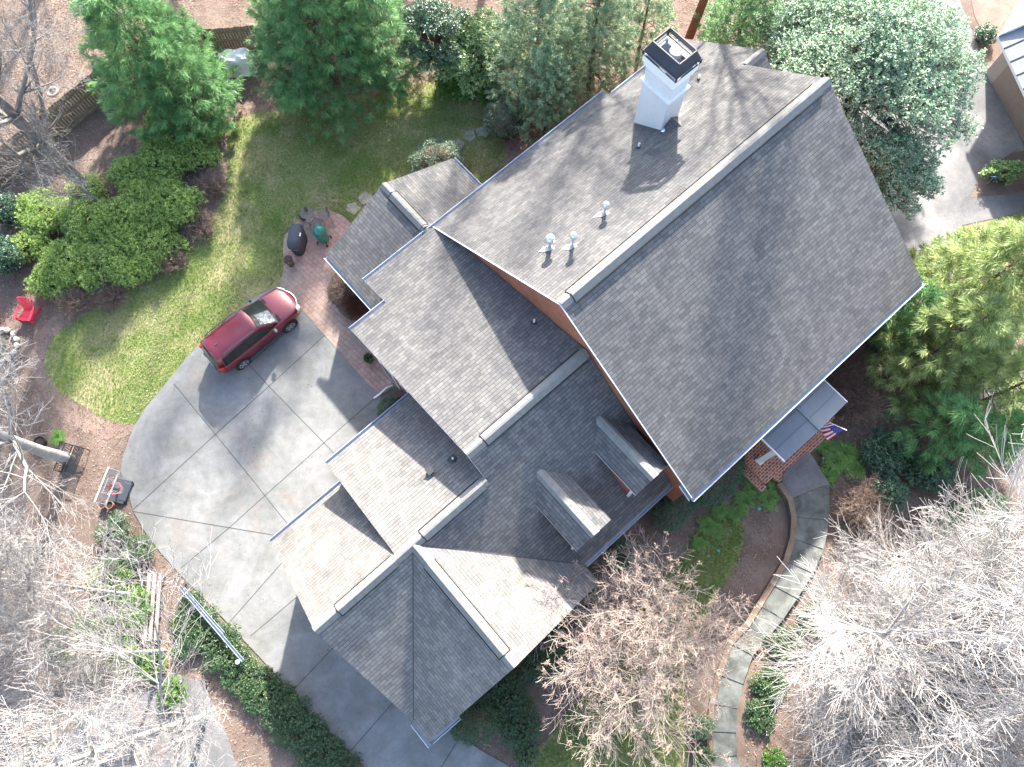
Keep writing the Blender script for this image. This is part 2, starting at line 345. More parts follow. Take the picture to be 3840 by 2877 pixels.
# ------------------------------------------------------------------ ground sheets
def smooth_poly(pts, z=0.0, sub=5, jit=0.0, seed=1, closed=True):
    rng = random.Random(seed); P = [at(x, y, z) for x, y in pts]; n = len(P); out = []
    for i in range(n):
        p0, p1, p2, p3 = P[i - 1], P[i], P[(i + 1) % n], P[(i + 2) % n]
        for k in range(sub):
            t = k / sub
            q = 0.5 * ((2 * p1) + (p2 - p0) * t + (2 * p0 - 5 * p1 + 4 * p2 - p3) * t * t + (3 * p1 - p0 - 3 * p2 + p3) * t ** 3)
            if jit: q = q + Vector((rng.uniform(-jit, jit), rng.uniform(-jit, jit), 0))
            q.z = z; out.append(q)
    return out
def sheet(name, poly, mat, thick=0.003, extra=None, ms=None):
    b = MB(); b.prism(poly, thick, 0)
    o = b.build(name, mat, None); tag(o, kind='structure'); return o
g = MB(); g.add([(-160, -140, 0), (160, -140, 0), (160, 190, 0), (-160, 190, 0)], [(0, 1, 2, 3)])
ground = tag(g.build('ground', M['mulch']), kind='structure')
LAWN = [(850, 470), (960, 425), (1120, 405), (1300, 372), (1450, 345), (1560, 310), (1660, 320), (1760, 370), (1830, 440), (1880, 520), (1900, 600), (1850, 640), (1760, 740), (1500, 800), (1400, 860), (1330, 900), (1290, 900), (1150, 870), (1085, 930), (1080, 1080), (1060, 1120), (960, 1150), (820, 1260), (700, 1360), (620, 1460), (545, 1545), (500, 1592), (400, 1575), (300, 1515), (200, 1440), (168, 1340), (215, 1255), (330, 1170), (480, 1085), (620, 1000), (740, 900), (815, 780), (850, 660), (855, 560)]
sheet('lawn', smooth_poly(LAWN, 0.008, 6, 0.05, 2), M['lawnm'])
FLAWN = [(1990, 2890), (2080, 2740), (2180, 2620), (2250, 2520), (2330, 2400), (2420, 2250), (2540, 2120), (2620, 1990), (2700, 1880), (2760, 1920), (2790, 2010), (2760, 2110), (2700, 2210), (2650, 2310), (2600, 2440), (2570, 2560), (2555, 2680), (2540, 2890)]
sheet('dirt_path', smooth_poly([(960, 395), (1130, 365), (1400, 330), (1600, 285), (1760, 330), (1900, 480), (1990, 600), (1700, 640), (1300, 700), (1000, 900), (900, 1100), (700, 1380), (500, 1620), (390, 1640), (270, 1590), (170, 1490), (120, 1360), (150, 1240), (270, 1130), (420, 1030), (580, 930), (700, 830), (770, 720), (800, 600), (815, 480), (870, 420)], 0.004, 6, 0.06, 12), M['path_dirt'])
sheet('front_lawn', smooth_poly(FLAWN, 0.008, 6, 0.05, 3), M['lawnm'])
sheet('leaf_litter_yard', [at(*p, 0.006) for p in ((-900, 500), (-200, 900), (0, 690), (215, 520), (430, 345), (560, 250), (700, 120), (760, -300), (200, -900), (-900, -600))], M['straw'])
DRIVE = [(1020, 1078), (1051, 1072), (1110, 1137), (1420, 1477), (1500, 1560), (1720, 1900), (1640, 2200), (1640, 2500), (1665, 2700), (1729, 2761), (1794, 2809), (1920, 2880), (2120, 2990), (2200, 3200), (1700, 3300), (1450, 2960), (1370, 2877), (1230, 2740), (1090, 2590), (960, 2450), (800, 2280), (680, 2160), (600, 2070), (540, 1990), (498, 1915), (485, 1860), (462, 1810), (453, 1765), (455, 1735), (468, 1690), (500, 1605), (545, 1530), (620, 1440), (700, 1340), (760, 1280), (870, 1180), (960, 1112)]
drive = sheet('driveway', [at(*p, 0.035) for p in DRIVE], M['conc'], 0.034)
JOINTS = [[(652, 1440), (808, 1629), (960, 1816), (993, 1859), (1084, 1972), (1180, 2090)], [(500, 1911), (808, 1629), (1008, 1449), (1216, 1259)], [(860, 1300), (960, 1396), (1012, 1453), (1216, 1662), (1270, 1720)], [(1403, 1496), (1216, 1660), (993, 1859), (860, 1979), (678, 2131)], [(497, 1918), (960, 1996), (1100, 2018)], [(1062, 2105), (863, 2331)], [(1112, 2240), (940, 2385)], [(1095, 2592), (1260, 2418)], [(1316, 2815), (1500, 2605)], [(1655, 2877), (1727, 2761)]]
jb = MB()
for J in JOINTS:
    for a_, b_ in zip(J, J[1:]):
        A, B = at(*a_, 0.036), at(*b_, 0.036); jb.bar(A, B, 0.028, 0.008)
jb.build('expansion_joint', M['joint'], drive)
PATIO = [(1051, 1072), (1062, 1020), (1064, 965), (1060, 930), (1068, 885), (1108, 833), (1180, 795), (1240, 790), (1290, 812), (1330, 850), (1520, 1020), (1500, 1150), (1600, 1440), (1500, 1530), (1420, 1477), (1381, 1440), (1110, 1137)]
sheet('patio', [at(*p, 0.05) for p in PATIO], M['patio'], 0.049)
BED = [(1265, 1020), (1238, 1052), (1226, 1090), (1235, 1125), (1262, 1150), (1282, 1180), (1330, 1205), (1380, 1210), (1430, 1190), (1500, 1170), (1450, 1080), (1340, 1000)]
sheet('planting_bed', smooth_poly(BED, 0.062, 5, 0.02, 4), M['mulch'], 0.061)
sheet('garage_bed', [at(*p, 0.056) for p in ((1425, 1482), (1560, 1400), (1640, 1500), (1480, 1600), (1445, 1560))], M['mulch'], 0.055)
sheet('neighbour_driveway', [at(*p, 0.012) for p in ((3300, 1230), (3150, 1000), (3000, 700), (2900, 350), (3100, 60), (3300, -120), (3560, -100), (3700, 260), (3840, 545), (4100, 900), (4300, 900), (4300, 1000), (3840, 795), (3607, 845), (3622, 935), (3560, 1060), (3640, 1240), (3500, 1300))], M['conc2'], 0.011)
sheet('neighbour_dirt', [at(*p, 0.017) for p in ((3630, -60), (3655, 60), (3690, 130), (3760, 150), (3900, 60), (3900, -100))], M['path_dirt'], 0.004)
sheet('neighbour_lawn', [at(*p, 0.017) for p in ((3607, 852), (3840, 795), (4000, 780), (4100, 1000), (3800, 1100), (3640, 1010))], M['lawnm'], 0.004)
sheet('hedge_bed', [at(*p, 0.017) for p in ((3640, 740), (3668, 672), (3720, 620), (3800, 570), (3900, 560), (3900, 700), (3800, 728))], M['mulch'], 0.004)
sheet('road', [at(*p, 0.012) for p in ((3630, 1430), (3700, 1620), (3765, 1745), (3815, 1850), (3900, 1980), (4100, 1900), (4100, 1300))], M['conc2'], 0.011)
sheet('pine_straw', smooth_poly([(3380, 1480), (3480, 1400), (3640, 1500), (3700, 1680), (3760, 1850), (3780, 1960), (3640, 1960), (3560, 1900), (3440, 1760), (3360, 1640)], 0.007, 4, 0.08, 9), M['straw'])
sheet('lower_road', [at(*p, 0.012) for p in ((140, 2990), (250, 2760), (360, 2640), (450, 2610), (560, 2580), (640, 2520), (760, 2560), (830, 2700), (900, 2900), (900, 3000))], M['asphalt'], 0.011)

# ------------------------------------------------------------------ the brick house (local axes: x along the ridge, y = -v)
YAW = R_(41.43); HO = Vector((1.111, 9.389, 0))
house = thing('brick_house', 'large red brick house under grey shingle gable roofs, white chimney on the upper slope', 'house', HO, YAW)
HI = (Matrix.Translation(HO) @ Matrix.Rotation(YAW, 4, 'Z')).inverted()
def hp(px, py, z): return HI @ at(px, py, z)           # photo pixel at height z -> house coordinates
def H(u, v, z): return Vector((u, -v, z))
mR, mM_, mB_, mA_, mS, kC = 0.6801, 0.3186, 0.453, 0.793, 0.8461, 0.873
zMain = lambda v: 4.724 + (v + 7.284) * mR if v < 0 else 9.678 - v * (9.678 - 4.702) / 7.366
zM = lambda v: 4.724 + (v + 7.284) * mM_
zS = lambda v: 7.455 - mS * (v - 1.289)
zB = lambda v: 4.506 + mB_ * (v + 2.493)
zA = lambda v: 3.374 + mA_ * (v + 1.891)
zC = lambda u: 6.65 - kC * abs(u + 8.529)
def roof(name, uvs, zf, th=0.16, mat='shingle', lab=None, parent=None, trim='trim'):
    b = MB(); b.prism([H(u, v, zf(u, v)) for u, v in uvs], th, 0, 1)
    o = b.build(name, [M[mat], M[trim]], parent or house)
    if lab: o['label'] = lab
    return o
roof('roof', [(0, -7.284), (9.525, -7.284), (9.525, -6.845), (13.69, -6.845), (13.69, -3.167), (12.685, -3.167), (12.685, 0), (0, 0)], lambda u, v: 4.724 + (v + 7.284) * mR, lab='sunlit pale grey shingle slope carrying the chimney')
roof('roof', [(0, 0.0), (12.685, 0.0), (12.685, 7.366), (0, 7.366)], lambda u, v: zMain(max(v, 1e-6)), lab='large shaded dark grey shingle slope')
roof('roof', [(12.70, -3.167), (13.69, -3.167), (13.69, 0.9), (12.70, 0.9)], lambda u, v: 7.524 - mR * (v + 3.167))
roof('roof', [(0.2, -7.284), (-3.576, -7.284), (-3.576, -5.791), (-5.284, -5.791), (-5.284, 1.289), (0.2, 1.289)], lambda u, v: zM(v), lab='pale middle shingle slope above the brick patio')
roof('roof', [(0.2, 1.289), (-5.284, 1.289), (-5.284, 2.24), (-8.529, 2.24), (-4.394, 6.506), (0.2, 6.506)], lambda u, v: zS(v) if v > 1.5 or u > -5.3 else zS(v), lab='dark shingle slope carrying the two dormers', mat='shingle')
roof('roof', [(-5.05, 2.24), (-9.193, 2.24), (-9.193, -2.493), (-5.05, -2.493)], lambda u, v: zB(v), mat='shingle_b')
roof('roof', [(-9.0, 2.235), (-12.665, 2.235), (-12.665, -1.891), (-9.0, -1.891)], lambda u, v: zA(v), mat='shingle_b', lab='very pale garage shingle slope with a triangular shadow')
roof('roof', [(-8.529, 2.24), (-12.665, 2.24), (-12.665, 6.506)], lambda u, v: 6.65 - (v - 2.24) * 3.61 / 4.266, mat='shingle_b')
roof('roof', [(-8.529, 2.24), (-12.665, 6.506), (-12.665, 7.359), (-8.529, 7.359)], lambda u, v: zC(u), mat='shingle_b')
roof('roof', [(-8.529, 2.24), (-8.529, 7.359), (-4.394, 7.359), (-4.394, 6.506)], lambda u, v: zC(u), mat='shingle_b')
# sunroom roof
roof('roof', [(-0.31, -10.2), (-0.31, -7.30), (-3.85, -6.0), (-3.85, -10.2)], lambda u, v: 4.72 - abs(u + 0.31) * 0.515, lab='dark shingle slope of the small sunroom')
roof('roof', [(-0.31, -10.2), (3.21, -10.2), (3.21, -6.9), (-0.31, -6.9)], lambda u, v: 4.72 - abs(u + 0.31) * 0.515)
# short infill so that the sunroom's west slope meets the wall below the upper eave
roof('roof', [(-0.31, -7.31), (-0.31, -6.4), (-3.85, -5.9), (-3.85, -6.01)], lambda u, v: 4.71 - abs(u + 0.31) * 0.515)
# valley flashing lines
vb = MB()
vb.bar(H(-8.529, 2.24, 6.655), H(-12.60, 6.44, 3.10), 0.05, 0.02); vb.build('valley_flashing', M['valley'], house)
vb = MB(); vb.bar(H(-8.529, 2.24, 6.655), H(-4.45, 6.44, 3.10), 0.05, 0.02); vb.build('valley_flashing', M['valley'], house)

# ridge caps: overlapping bent shingles; vents with dark slots
def ridge(a, b, m1, m2, hw=0.20, lift=0.02, step=0.27, vent=None, perp=None):
    a, b = Vector(a), Vector(b); d = (b - a); L = d.length; d.normalize()
    px = Vector((0, 0, 1)).cross(d).normalized()       # left of the ridge
    mb = MB(); n = max(1, int(L / step)); rng = random.Random(int(L * 100))
    for i in range(n):
        s0, s1 = i * L / n, (i + 1.05) * L / n
        prof = []
        for t in (-1, -0.55, -0.2, 0.2, 0.55, 1):
            m = m1 if t > 0 else m2
            z = -abs(t) * hw * m + (0.04 if abs(t) < 0.3 else 0.015 if abs(t) < 0.7 else 0)
            prof.append(px * (t * hw) + Vector((0, 0, z + lift)))
        up = Vector((0, 0, 0.014 + rng.uniform(-.003, .003)))
        r0 = [a + d * s0 + p for p in prof]; r1 = [a + d * s1 + p + up for p in prof]
        bot = Vector((0, 0, -0.03))
        mb.loft([r0 + [p + bot for p in r0[::-1]], r1 + [p + bot for p in r1[::-1]]])
    o = mb.build('ridge_cap', M['cap'], house)
    if vent:
        s0, s1 = vent; vb = MB()
        for t, m in ((1, m1), (-1, m2)):
            w_ = hw + 0.05
            off = px * (t * (w_ + 0.012)) + Vector((0, 0, -w_ * m + 0.03))
            vb.bar(a + d * s0 + off, a + d * s1 + off, 0.03, 0.05)
        for s_ in (s0,):
            q = a + d * s_
            vb.bar(q + px * w_ + Vector((0, 0, -w_ * m1 + .035)), q + Vector((0, 0, 0.075)), 0.03, 0.03); vb.bar(q - px * w_ + Vector((0, 0, -w_ * m2 + .035)), q + Vector((0, 0, 0.075)), 0.03, 0.03)
        vb.build('vent_slot', M['slot'], o)
        cb = MB(); prof = []
        for t in (-1, -0.6, -0.2, 0.2, 0.6, 1):
            m = m1 if t > 0 else m2
            prof.append(px * (t * w_) + Vector((0, 0, -abs(t) * w_ * m + (0.05 if abs(t) < .3 else 0.025 if abs(t) < .7 else 0) + 0.035)))
        k = max(1, int((s1 - s0) / 0.3))
        for i in range(k):
            t0, t1 = s0 + (s1 - s0) * i / k, s0 + (s1 - s0) * (i + 1.03) / k; up = Vector((0, 0, 0.008))
            r0 = [a + d * t0 + p for p in prof]; r1 = [a + d * t1 + p + up for p in prof]; bot = Vector((0, 0, -0.02))
            cb.loft([r0 + [p + bot for p in r0[::-1]], r1 + [p + bot for p in r1[::-1]]])
        cb.build('ridge_vent', M['cap'], o)
mSE = (9.678 - 4.702) / 7.366
ridge(H(0, 0, 9.678), H(12.685, 0, 9.678), mR, mSE, vent=(0.45, 12.2), hw=0.2)
ridge(H(-5.284, 1.289, 7.455), H(0.15, 1.289, 7.455), mM_, mS, vent=(0.75, 5.3), hw=0.17)
ridge(H(-12.665, 2.24, 6.65), H(-5.3, 2.24, 6.65), mB_ + 0.05, mS, vent=(4.55, 7.2), hw=0.17)
ridge(H(-12.665, 2.24, 6.66), H(-9.3, 2.24, 6.66), mA_, mS, vent=(0.95, 3.35), hw=0.17)
ridge(H(-8.529, 7.359, 6.65), H(-8.529, 2.3, 6.65), kC, kC, vent=(0.5, 4.3), hw=0.17)
ridge(H(-0.31, -10.2, 4.72), H(-0.31, -7.5, 4.72), 0.515, 0.515, vent=(0.6, 2.6), hw=0.17)
ridge(H(12.7, -3.167, 7.524), H(13.69, -3.167, 7.524), mR, mR, hw=0.17)

# walls
def wall(name, pts, th, mat='brick', parent=None):
    """pts: list of (u, v, ztop) along the wall; vertical slab from the ground, th = outward offset vector (u,v)"""
    b = MB()
    for (u0, v0, z0), (u1, v1, z1) in zip(pts, pts[1:]):
        A = [H(u0, v0, 0), H(u1, v1, 0), H(u1, v1, z1), H(u0, v0, z0)]
        T = H(th[0], th[1], 0); Bk = [p + T for p in A]
        b.add(A + Bk, [(0, 1, 2, 3), (7, 6, 5, 4), (4, 5, 1, 0), (5, 6, 2, 1), (6, 7, 3, 2), (7, 4, 0, 3)])
    return b.build(name, M[mat], parent or house)
e = 0.17
wall('wall', [(0.22, -7.0, zMain(-7.0) - e), (0.22, 0, 9.678 - e - .02), (0.22, 7.1, zMain(7.1) - e)], (0.25, 0))
wall('wall', [(12.4, -6.9, zMain(-6.9) - e), (12.4, 0, 9.678 - e - .02), (12.4, 7.1, zMain(7.1) - e)], (-0.25, 0))
wall('wall', [(0.5, 7.1, 4.70), (12.1, 7.1, 4.70)], (0, -0.25))
wall('wall', [(0.5, -6.95, 4.75), (9.4, -6.95, 4.75)], (0, 0.25)); wall('wall', [(9.4, -6.5, 4.9), (13.4, -6.5, 4.9)], (0, 0.25))
wall('wall', [(13.4, -6.2, zMain(-6.2) - e), (13.4, -3.167, 7.3), (13.4, 0.5, 4.8)], (-0.25, 0))
wall('wall', [(-5.02, -5.6, zM(-5.6) - e), (-5.02, 1.289, 7.455 - e), (-5.02, 6.2, zS(6.2) - e)], (0.25, 0))
wall('wall', [(-3.35, -7.0, zM(-7.0) - e), (-3.35, -5.7, zM(-5.7) - e)], (0.2, 0))
wall('wall', [(-4.77, -5.5, zM(-5.5) - e), (-3.2, -5.5, zM(-5.5) - e)], (0, 0.2)); wall('wall', [(-3.1, -6.98, zM(-6.98) - e), (0.2, -6.98, zM(-6.98) - e)], (0, 0.2))
wall('wall', [(-8.95, -2.2, zB(-2.2) - e), (-8.95, 2.2, 6.65 - e - .03)], (0.2, 0)); wall('wall', [(-8.7, -2.2, zB(-2.2) - e), (-5.1, -2.2, zB(-2.2) - e)], (0, 0.2))
wall('wall', [(-12.35, -1.6, zA(-1.6) - e), (-12.35, 2.24, 6.65 - e - .03), (-12.35, 6.5, 3.0)], (0.2, 0)); wall('wall', [(-12.1, -1.6, 3.4), (-9.0, -1.6, 3.4)], (0, 0.2))
wall('wall', [(-12.35, 7.1, zC(-12.35) - e), (-8.529, 7.1, 6.65 - e - .03), (-4.7, 7.1, zC(-4.7) - e)], (0, -0.2)); wall('wall', [(-4.6, 6.25, 3.05), (0.15, 6.25, 3.05)], (0, -0.2))
wall('wall', [(-3.5, -9.9, 2.85), (-0.31, -9.9, 4.45), (2.9, -9.9, 2.85)], (0, 0.2)); wall('wall', [(-3.5, -9.65, 2.85), (-3.5, -5.8, 2.85)], (0.2, 0)); wall('wall', [(2.9, -9.65, 2.85), (2.9, -7.1, 2.85)], (-0.2, 0))

# gutters: open metal channels below the eaves
def gutter(a, b, out, mat='gutter'):
    a, b, out = Vector(a), Vector(b), Vector(out).normalized()
    g = MB(); w_, h_, t = 0.13, 0.11, 0.012
    prof = [(0, 0), (0, -h_), (w_ * .8, -h_), (w_, 0), (w_ - t, 0), (w_ * .8 - t, -h_ + t), (t, -h_ + t), (t, 0)]
    g.loft([[p + out * x + Vector((0, 0, z)) for x, z in prof] for p in (a, b)])
    o = g.build('gutter', M[mat], house)
    tb = MB(); tb.bar(a + out * (w_ + .008) + Vector((0, 0, 0.0)), b + out * (w_ + .008) + Vector((0, 0, 0.0)), 0.014, 0.02); tb.build('gutter_lip', M['edge'], o)
    return o
NWd, SEd, SWd, NEd = H(0, -1, 0), H(0, 1, 0), H(-1, 0, 0), H(1, 0, 0)
gutter(H(-0.06, 7.37, 4.66), H(12.75, 7.37, 4.66), SEd)
gutter(H(0.0, -7.29, 4.68), H(9.52, -7.29, 4.68), NWd); gutter(H(9.53, -6.85, 4.97), H(13.7, -6.85, 4.97), NWd)
gutter(H(-3.60, -7.29, 4.68), H(-0.01, -7.29, 4.68), NWd); gutter(H(-5.31, -5.795, zM(-5.795) - .04), H(-3.59, -5.795, zM(-5.795) - .04), NWd)
gutter(H(-9.2, -2.50, 4.46), H(-5.06, -2.50, 4.46), NWd); gutter(H(-12.7, -1.895, 3.33), H(-9.21, -1.895, 3.33), NWd)
gutter(H(-12.67, 6.5, 3.0), H(-12.67, 7.5, 3.0), SWd); gutter(H(-12.6, 7.365, 3.0), H(-11.2, 7.365, 3.9), SEd)
gutter(H(-4.35, 6.51, 3.0), H(0.15, 6.51, 3.0), SEd)
gutter(H(-3.855, -10.2, 2.86), H(-3.855, -6.05, 2.86), SWd); gutter(H(3.215, -10.2, 2.86), H(3.215, -7.35, 2.86), NEd)
gutter(H(-0.03, 7.37, 4.66), H(-0.03, 6.75, 5.08), SWd)
gutter(H(-3.58, -5.9, 4.66), H(-3.58, -7.3, 4.66), SWd) if False else None
# white rake boards on the visible south-west rakes
for pts, lab in ((((0, -7.28), (0, 0)), None), (((0, 0), (0, 7.366)), None)):
    b = MB(); (u0, v0), (u1, v1) = pts
    b.bar(H(u0 - .02, v0, zMain(v0 - 1e-6) - .03), H(u1 - .02, v1, (zMain(v1)) - .03), 0.03, 0.05); b.build('rake_trim', M['trim'], house)
# door wall seen below the middle roof
wn = MB(); wn.box(H(-5.04, -3.15, 1.5), (0.06, 1.5, 1.9)); win = wn.build('window', M['trim'], house)
wn = MB(); wn.box(H(-5.078, -3.15, 1.5), (0.02, 1.25, 1.65)); wn.build('pane', M['glass'], win)
wn = MB(); wn.box(H(-5.12, -3.15, 0.5), (0.22, 1.6, 0.09)); wn.build('sill', M['pavebrick'], win)
dr = MB(); dr.box(H(-5.04, -4.85, 1.1), (0.06, 1.05, 2.15)); door = dr.build('door', M['trim'], house)
dr = MB(); dr.box(H(-5.078, -4.85, 1.25), (0.02, 0.7, 1.5)); dr.build('pane', M['glass'], door)
# garage doors on the south-west wall
for v0 in (0.7, 3.9):
    gd = MB(); gd.box(H(-12.37, v0, 1.15), (0.05, 2.5, 2.2)); gd.build('garage_door', M['trim'], house)
# attic louvre on the main gable end, facade windows on the front
for u0 in (1.9, 3.6, 8.8, 11.0):
    wn = MB(); wn.box(H(u0, 7.12, 1.7), (0.95, 0.06, 1.7)); win = wn.build('window', M['trim'], house)
    wn = MB(); wn.box(H(u0, 7.158, 1.7), (0.8, 0.02, 1.5)); wn.build('pane', M['glass'], win)
    wn = MB(); wn.box(H(u0, 7.2, 0.8), (1.1, 0.2, 0.08)); wn.build('sill', M['pavebrick'], win)
for u0 in (-11.0, -6.2):
    wn = MB(); wn.box(H(u0, 7.12, 1.5), (1.1, 0.06, 1.4)); win = wn.build('window', M['trim'], house)
    wn = MB(); wn.box(H(u0, 7.158, 1.5), (0.95, 0.02, 1.2)); wn.build('pane', M['glass'], win)

# dormers
def dormer(uc, hw, vb_, vf, zr, ze, lab):
    b = MB(); kd = (zr - ze) / hw
    # roof slopes end where they meet the main slope
    ve = 1.289 + (7.455 - ze) / mS; vr = 1.289 + (7.455 - zr) / mS
    for s in (-1, 1):
        b.prism([H(uc, vr, zr), H(uc, vf, zr), H(uc + s * hw, vf, ze), H(uc + s * hw, ve, ze)], 0.09, 0, 1)
    d = b.build('dormer', [M['shingle'], M['trim']], house); d['label'] = lab
    r = MB(); n = 9
    for i in range(n):
        t0, t1 = vr + (vf - vr) * i / n, vr + (vf - vr) * (i + 1.05) / n
        prof = [(-.2, -.2 * kd), (-.08, -.03), (.08, -.03), (.2, -.2 * kd)]
        r0 = [H(uc + x, t0, zr + z + .035) for x, z in prof]; r1 = [H(uc + x, t1, zr + z + .047) for x, z in prof]; bt = Vector((0, 0, -.02))
        r.loft([r0 + [p + bt for p in r0[::-1]], r1 + [p + bt for p in r1[::-1]]])
    r.build('ridge_cap', M['cap'], d)
    w_ = hw - 0.1; f = vf - 0.22
    for s in (-1, 1):
        q = MB(); x0, x1 = uc + s * w_, uc + s * (w_ - .08)
        vtop = ve - 0.1
        A = [H(x0, vtop, ze - .02), H(x0, f, ze - .02), H(x0, f, zS(f) - .05), H(x0, vtop, zS(vtop) - .05)]
        B = [p + H(x1 - x0, 0, 0) for p in A]
        q.add(A + B, [(0, 1, 2, 3), (7, 6, 5, 4), (4, 5, 1, 0), (5, 6, 2, 1), (6, 7, 3, 2), (7, 4, 0, 3)]); q.build('cheek_wall', M['brick'], d)
        q = MB(); q.box(H(uc + s * (w_ - .04), f + .02, (ze + zS(f)) / 2), (0.16, 0.1, ze - zS(f) + .05)); q.build('corner_board', M['trim'], d)
    q = MB(); q.add([H(uc - w_, f, zS(f) - .1), H(uc + w_, f, zS(f) - .1), H(uc + w_, f, ze), H(uc, f, zr - .12), H(uc - w_, f, ze)], [(0, 1, 2, 3, 4)]); q.build('front_wall', M['trim'], d)
    q = MB(); q.box(H(uc, f + .03, (ze + zS(f)) / 2 + .1), (0.75, 0.04, 0.95)); wv = q.build('window', M['glass'], d)
dormer(-3.66, 0.82, 3.09, 6.0, 5.93, 5.3, 'left dormer under the bare crape myrtle twigs')
dormer(-0.78, 0.82, 3.07, 5.95, 5.95, 5.32, 'right dormer next to the brick gable wall')

# chimney
cu0, cu1, cv0, cv1 = 8.28, 9.2, -4.6, -3.3
cb = MB(); cm = H((cu0 + cu1) / 2, (cv0 + cv1) / 2, 0)
cb.box(cm + Vector((0, 0, 7.6)), (cu1 - cu0, cv1 - cv0, 5.0)); chim = cb.build('chimney', M['stucco'], house, bevel=0.008); chim['label'] = 'tall white stucco chimney with a black metal shroud'
for zc, dx, hh in ((9.1, 0.16, 0.13), (9.98, 0.16, 0.22), (10.2, 0.26, 0.28)):
    q = MB(); q.box(cm + Vector((0, 0, zc)), (cu1 - cu0 + dx, cv1 - cv0 + dx, hh)); q.build('moulding_band', M['trim'], chim, bevel=0.015)
q = MB(); q.box(cm + Vector((0, 0, 10.36)), (cu1 - cu0 + .04, cv1 - cv0 + .04, 0.04)); q.build('chase_cover', M['gutter'], chim)
hx, hy = (cu1 - cu0) / 2 + .14, (cv1 - cv0) / 2 + .14; tx, ty = (cu1 - cu0) / 2 - .05, (cv1 - cv0) / 2 - .02
sh = MB()
def ringbar(z, x, y, w_, h_):
    P = [cm + Vector((sx * x, sy * y, z)) for sx, sy in ((-1, -1), (1, -1), (1, 1), (-1, 1))]
    for i in range(4): sh.bar(P[i], P[(i + 1) % 4], w_, h_)
ringbar(10.42, hx, hy, .05, .04); ringbar(10.60, hx, hy, .05, .04); ringbar(11.0, tx, ty, .04, .04)
for sx, sy in ((-1, -1), (1, -1), (1, 1), (-1, 1)):
    sh.box(cm + Vector((sx * hx, sy * hy, 10.51)), (.06, .06, .2))
lo = [cm + Vector((sx * hx, sy * hy, 10.6)) for sx, sy in ((-1, -1), (1, -1), (1, 1), (-1, 1))]
hi = [cm + Vector((sx * tx, sy * ty, 11.0)) for sx, sy in ((-1, -1), (1, -1), (1, 1), (-1, 1))]
for i in range(4):
    j = (i + 1) % 4; nrm = (lo[j] - lo[i]).cross(hi[i] - lo[i]).normalized() * 0.02
    A = [lo[i], lo[j], hi[j], hi[i]]; sh.add(A + [p - nrm for p in A], [(0, 1, 2, 3), (7, 6, 5, 4), (4, 5, 1, 0), (5, 6, 2, 1), (6, 7, 3, 2), (7, 4, 0, 3)])
sh.build('chimney_shroud', M['cage'], chim)
fl = MB(); fc = cm + Vector((0.02, -0.1, 0)); fl.lathe([(.155, 10.36), (.155, 10.66)], fc, 22); fo = fl.build('flue', M['galv'], chim)
fl = MB(); fl.lathe([(.22, 10.66), (.225, 10.83), (.2, 10.85), (.05, 10.855)], fc, 28); fl.build('flue_cap', M['whitep'], fo)
fl = MB(); fl.add([fc + Vector(p) for p in ((.15, .05, 10.392), (.34, -.02, 10.392), (.36, -.32, 10.392), (.26, -.42, 10.392), (.2, -.25, 10.392), (.22, -.1, 10.392))], [(5, 4, 3, 2, 1, 0)]); fl.build('rust_stain', M['rust'], chim)
# flashing kick-out below the chimney
fk = MB(); q0 = H(8.26, -3.28, zMain(-3.28)); fk.add([q0 + Vector(p) for p in ((-.02, -.02, .03), (.16, 0.03, .06), (.05, -.16, .16), (-.1, -.14, .06))], [(0, 1, 2, 3)]); fk.build('flashing', M['galv'], chim)
# cricket behind the chimney on the ridge side
ck = MB(); zq = zMain(-3.3); ck.add([H(8.28, -3.3, zq), H(9.2, -3.3, zq), H(8.74, -3.3, zq + .35), H(8.74, -2.75, zMain(-2.75) + .01)], [(0, 3, 2), (2, 3, 1)]); ck.build('cricket', M['shingle'], chim)

# roof pipes
def pipe(px, py, zf, h, r, ball, lab):
    z = 6.0
    for _ in range(60):
        q = hp(px, py, z); z = .5 * z + .5 * zf(-q.y)
    q = hp(px, py, z); m = (zf(-q.y + .1) - zf(-q.y - .1)) / .2
    b = MB()
    def sl(x, y, dz=0.02): return q + Vector((x, y, -y * m + dz))
    b.add([sl(-.34, .22), sl(-.05, .26), sl(.16, .02), sl(.1, -.14), sl(-.1, -.08)], [(4, 3, 2, 1, 0)])
    b.lathe([(r * 2.2, -.12), (r * 1.6, .1), (r * 1.15, .17)], q, 16)
    b.lathe([(r, -.05), (r, h - .1)], q, 16)
    o = b.build('flue_pipe', M['galv'], house, smooth=False); o['label'] = lab
    b = MB(); b.lathe([(ball * .75, h - .17), (ball, h - .12), (ball, h - .04), (ball * .82, h + .05), (ball * .45, h + .1), (.02, h + .115)], q, 22); b.build('pipe_cap', M['galv'], o, smooth=True)
zml = lambda v: 4.724 + (v + 7.284) * mR
pipe(2061, 933, zml, 0.80, 0.085, 0.175, 'metal flue pipe with the widest round cap'); pipe(2146, 926, zml, 0.85, 0.065, 0.135, 'middle metal flue pipe with a small cap'); pipe(2266, 803, zml, 0.66, 0.065, 0.135, 'metal flue pipe nearest the ridge')
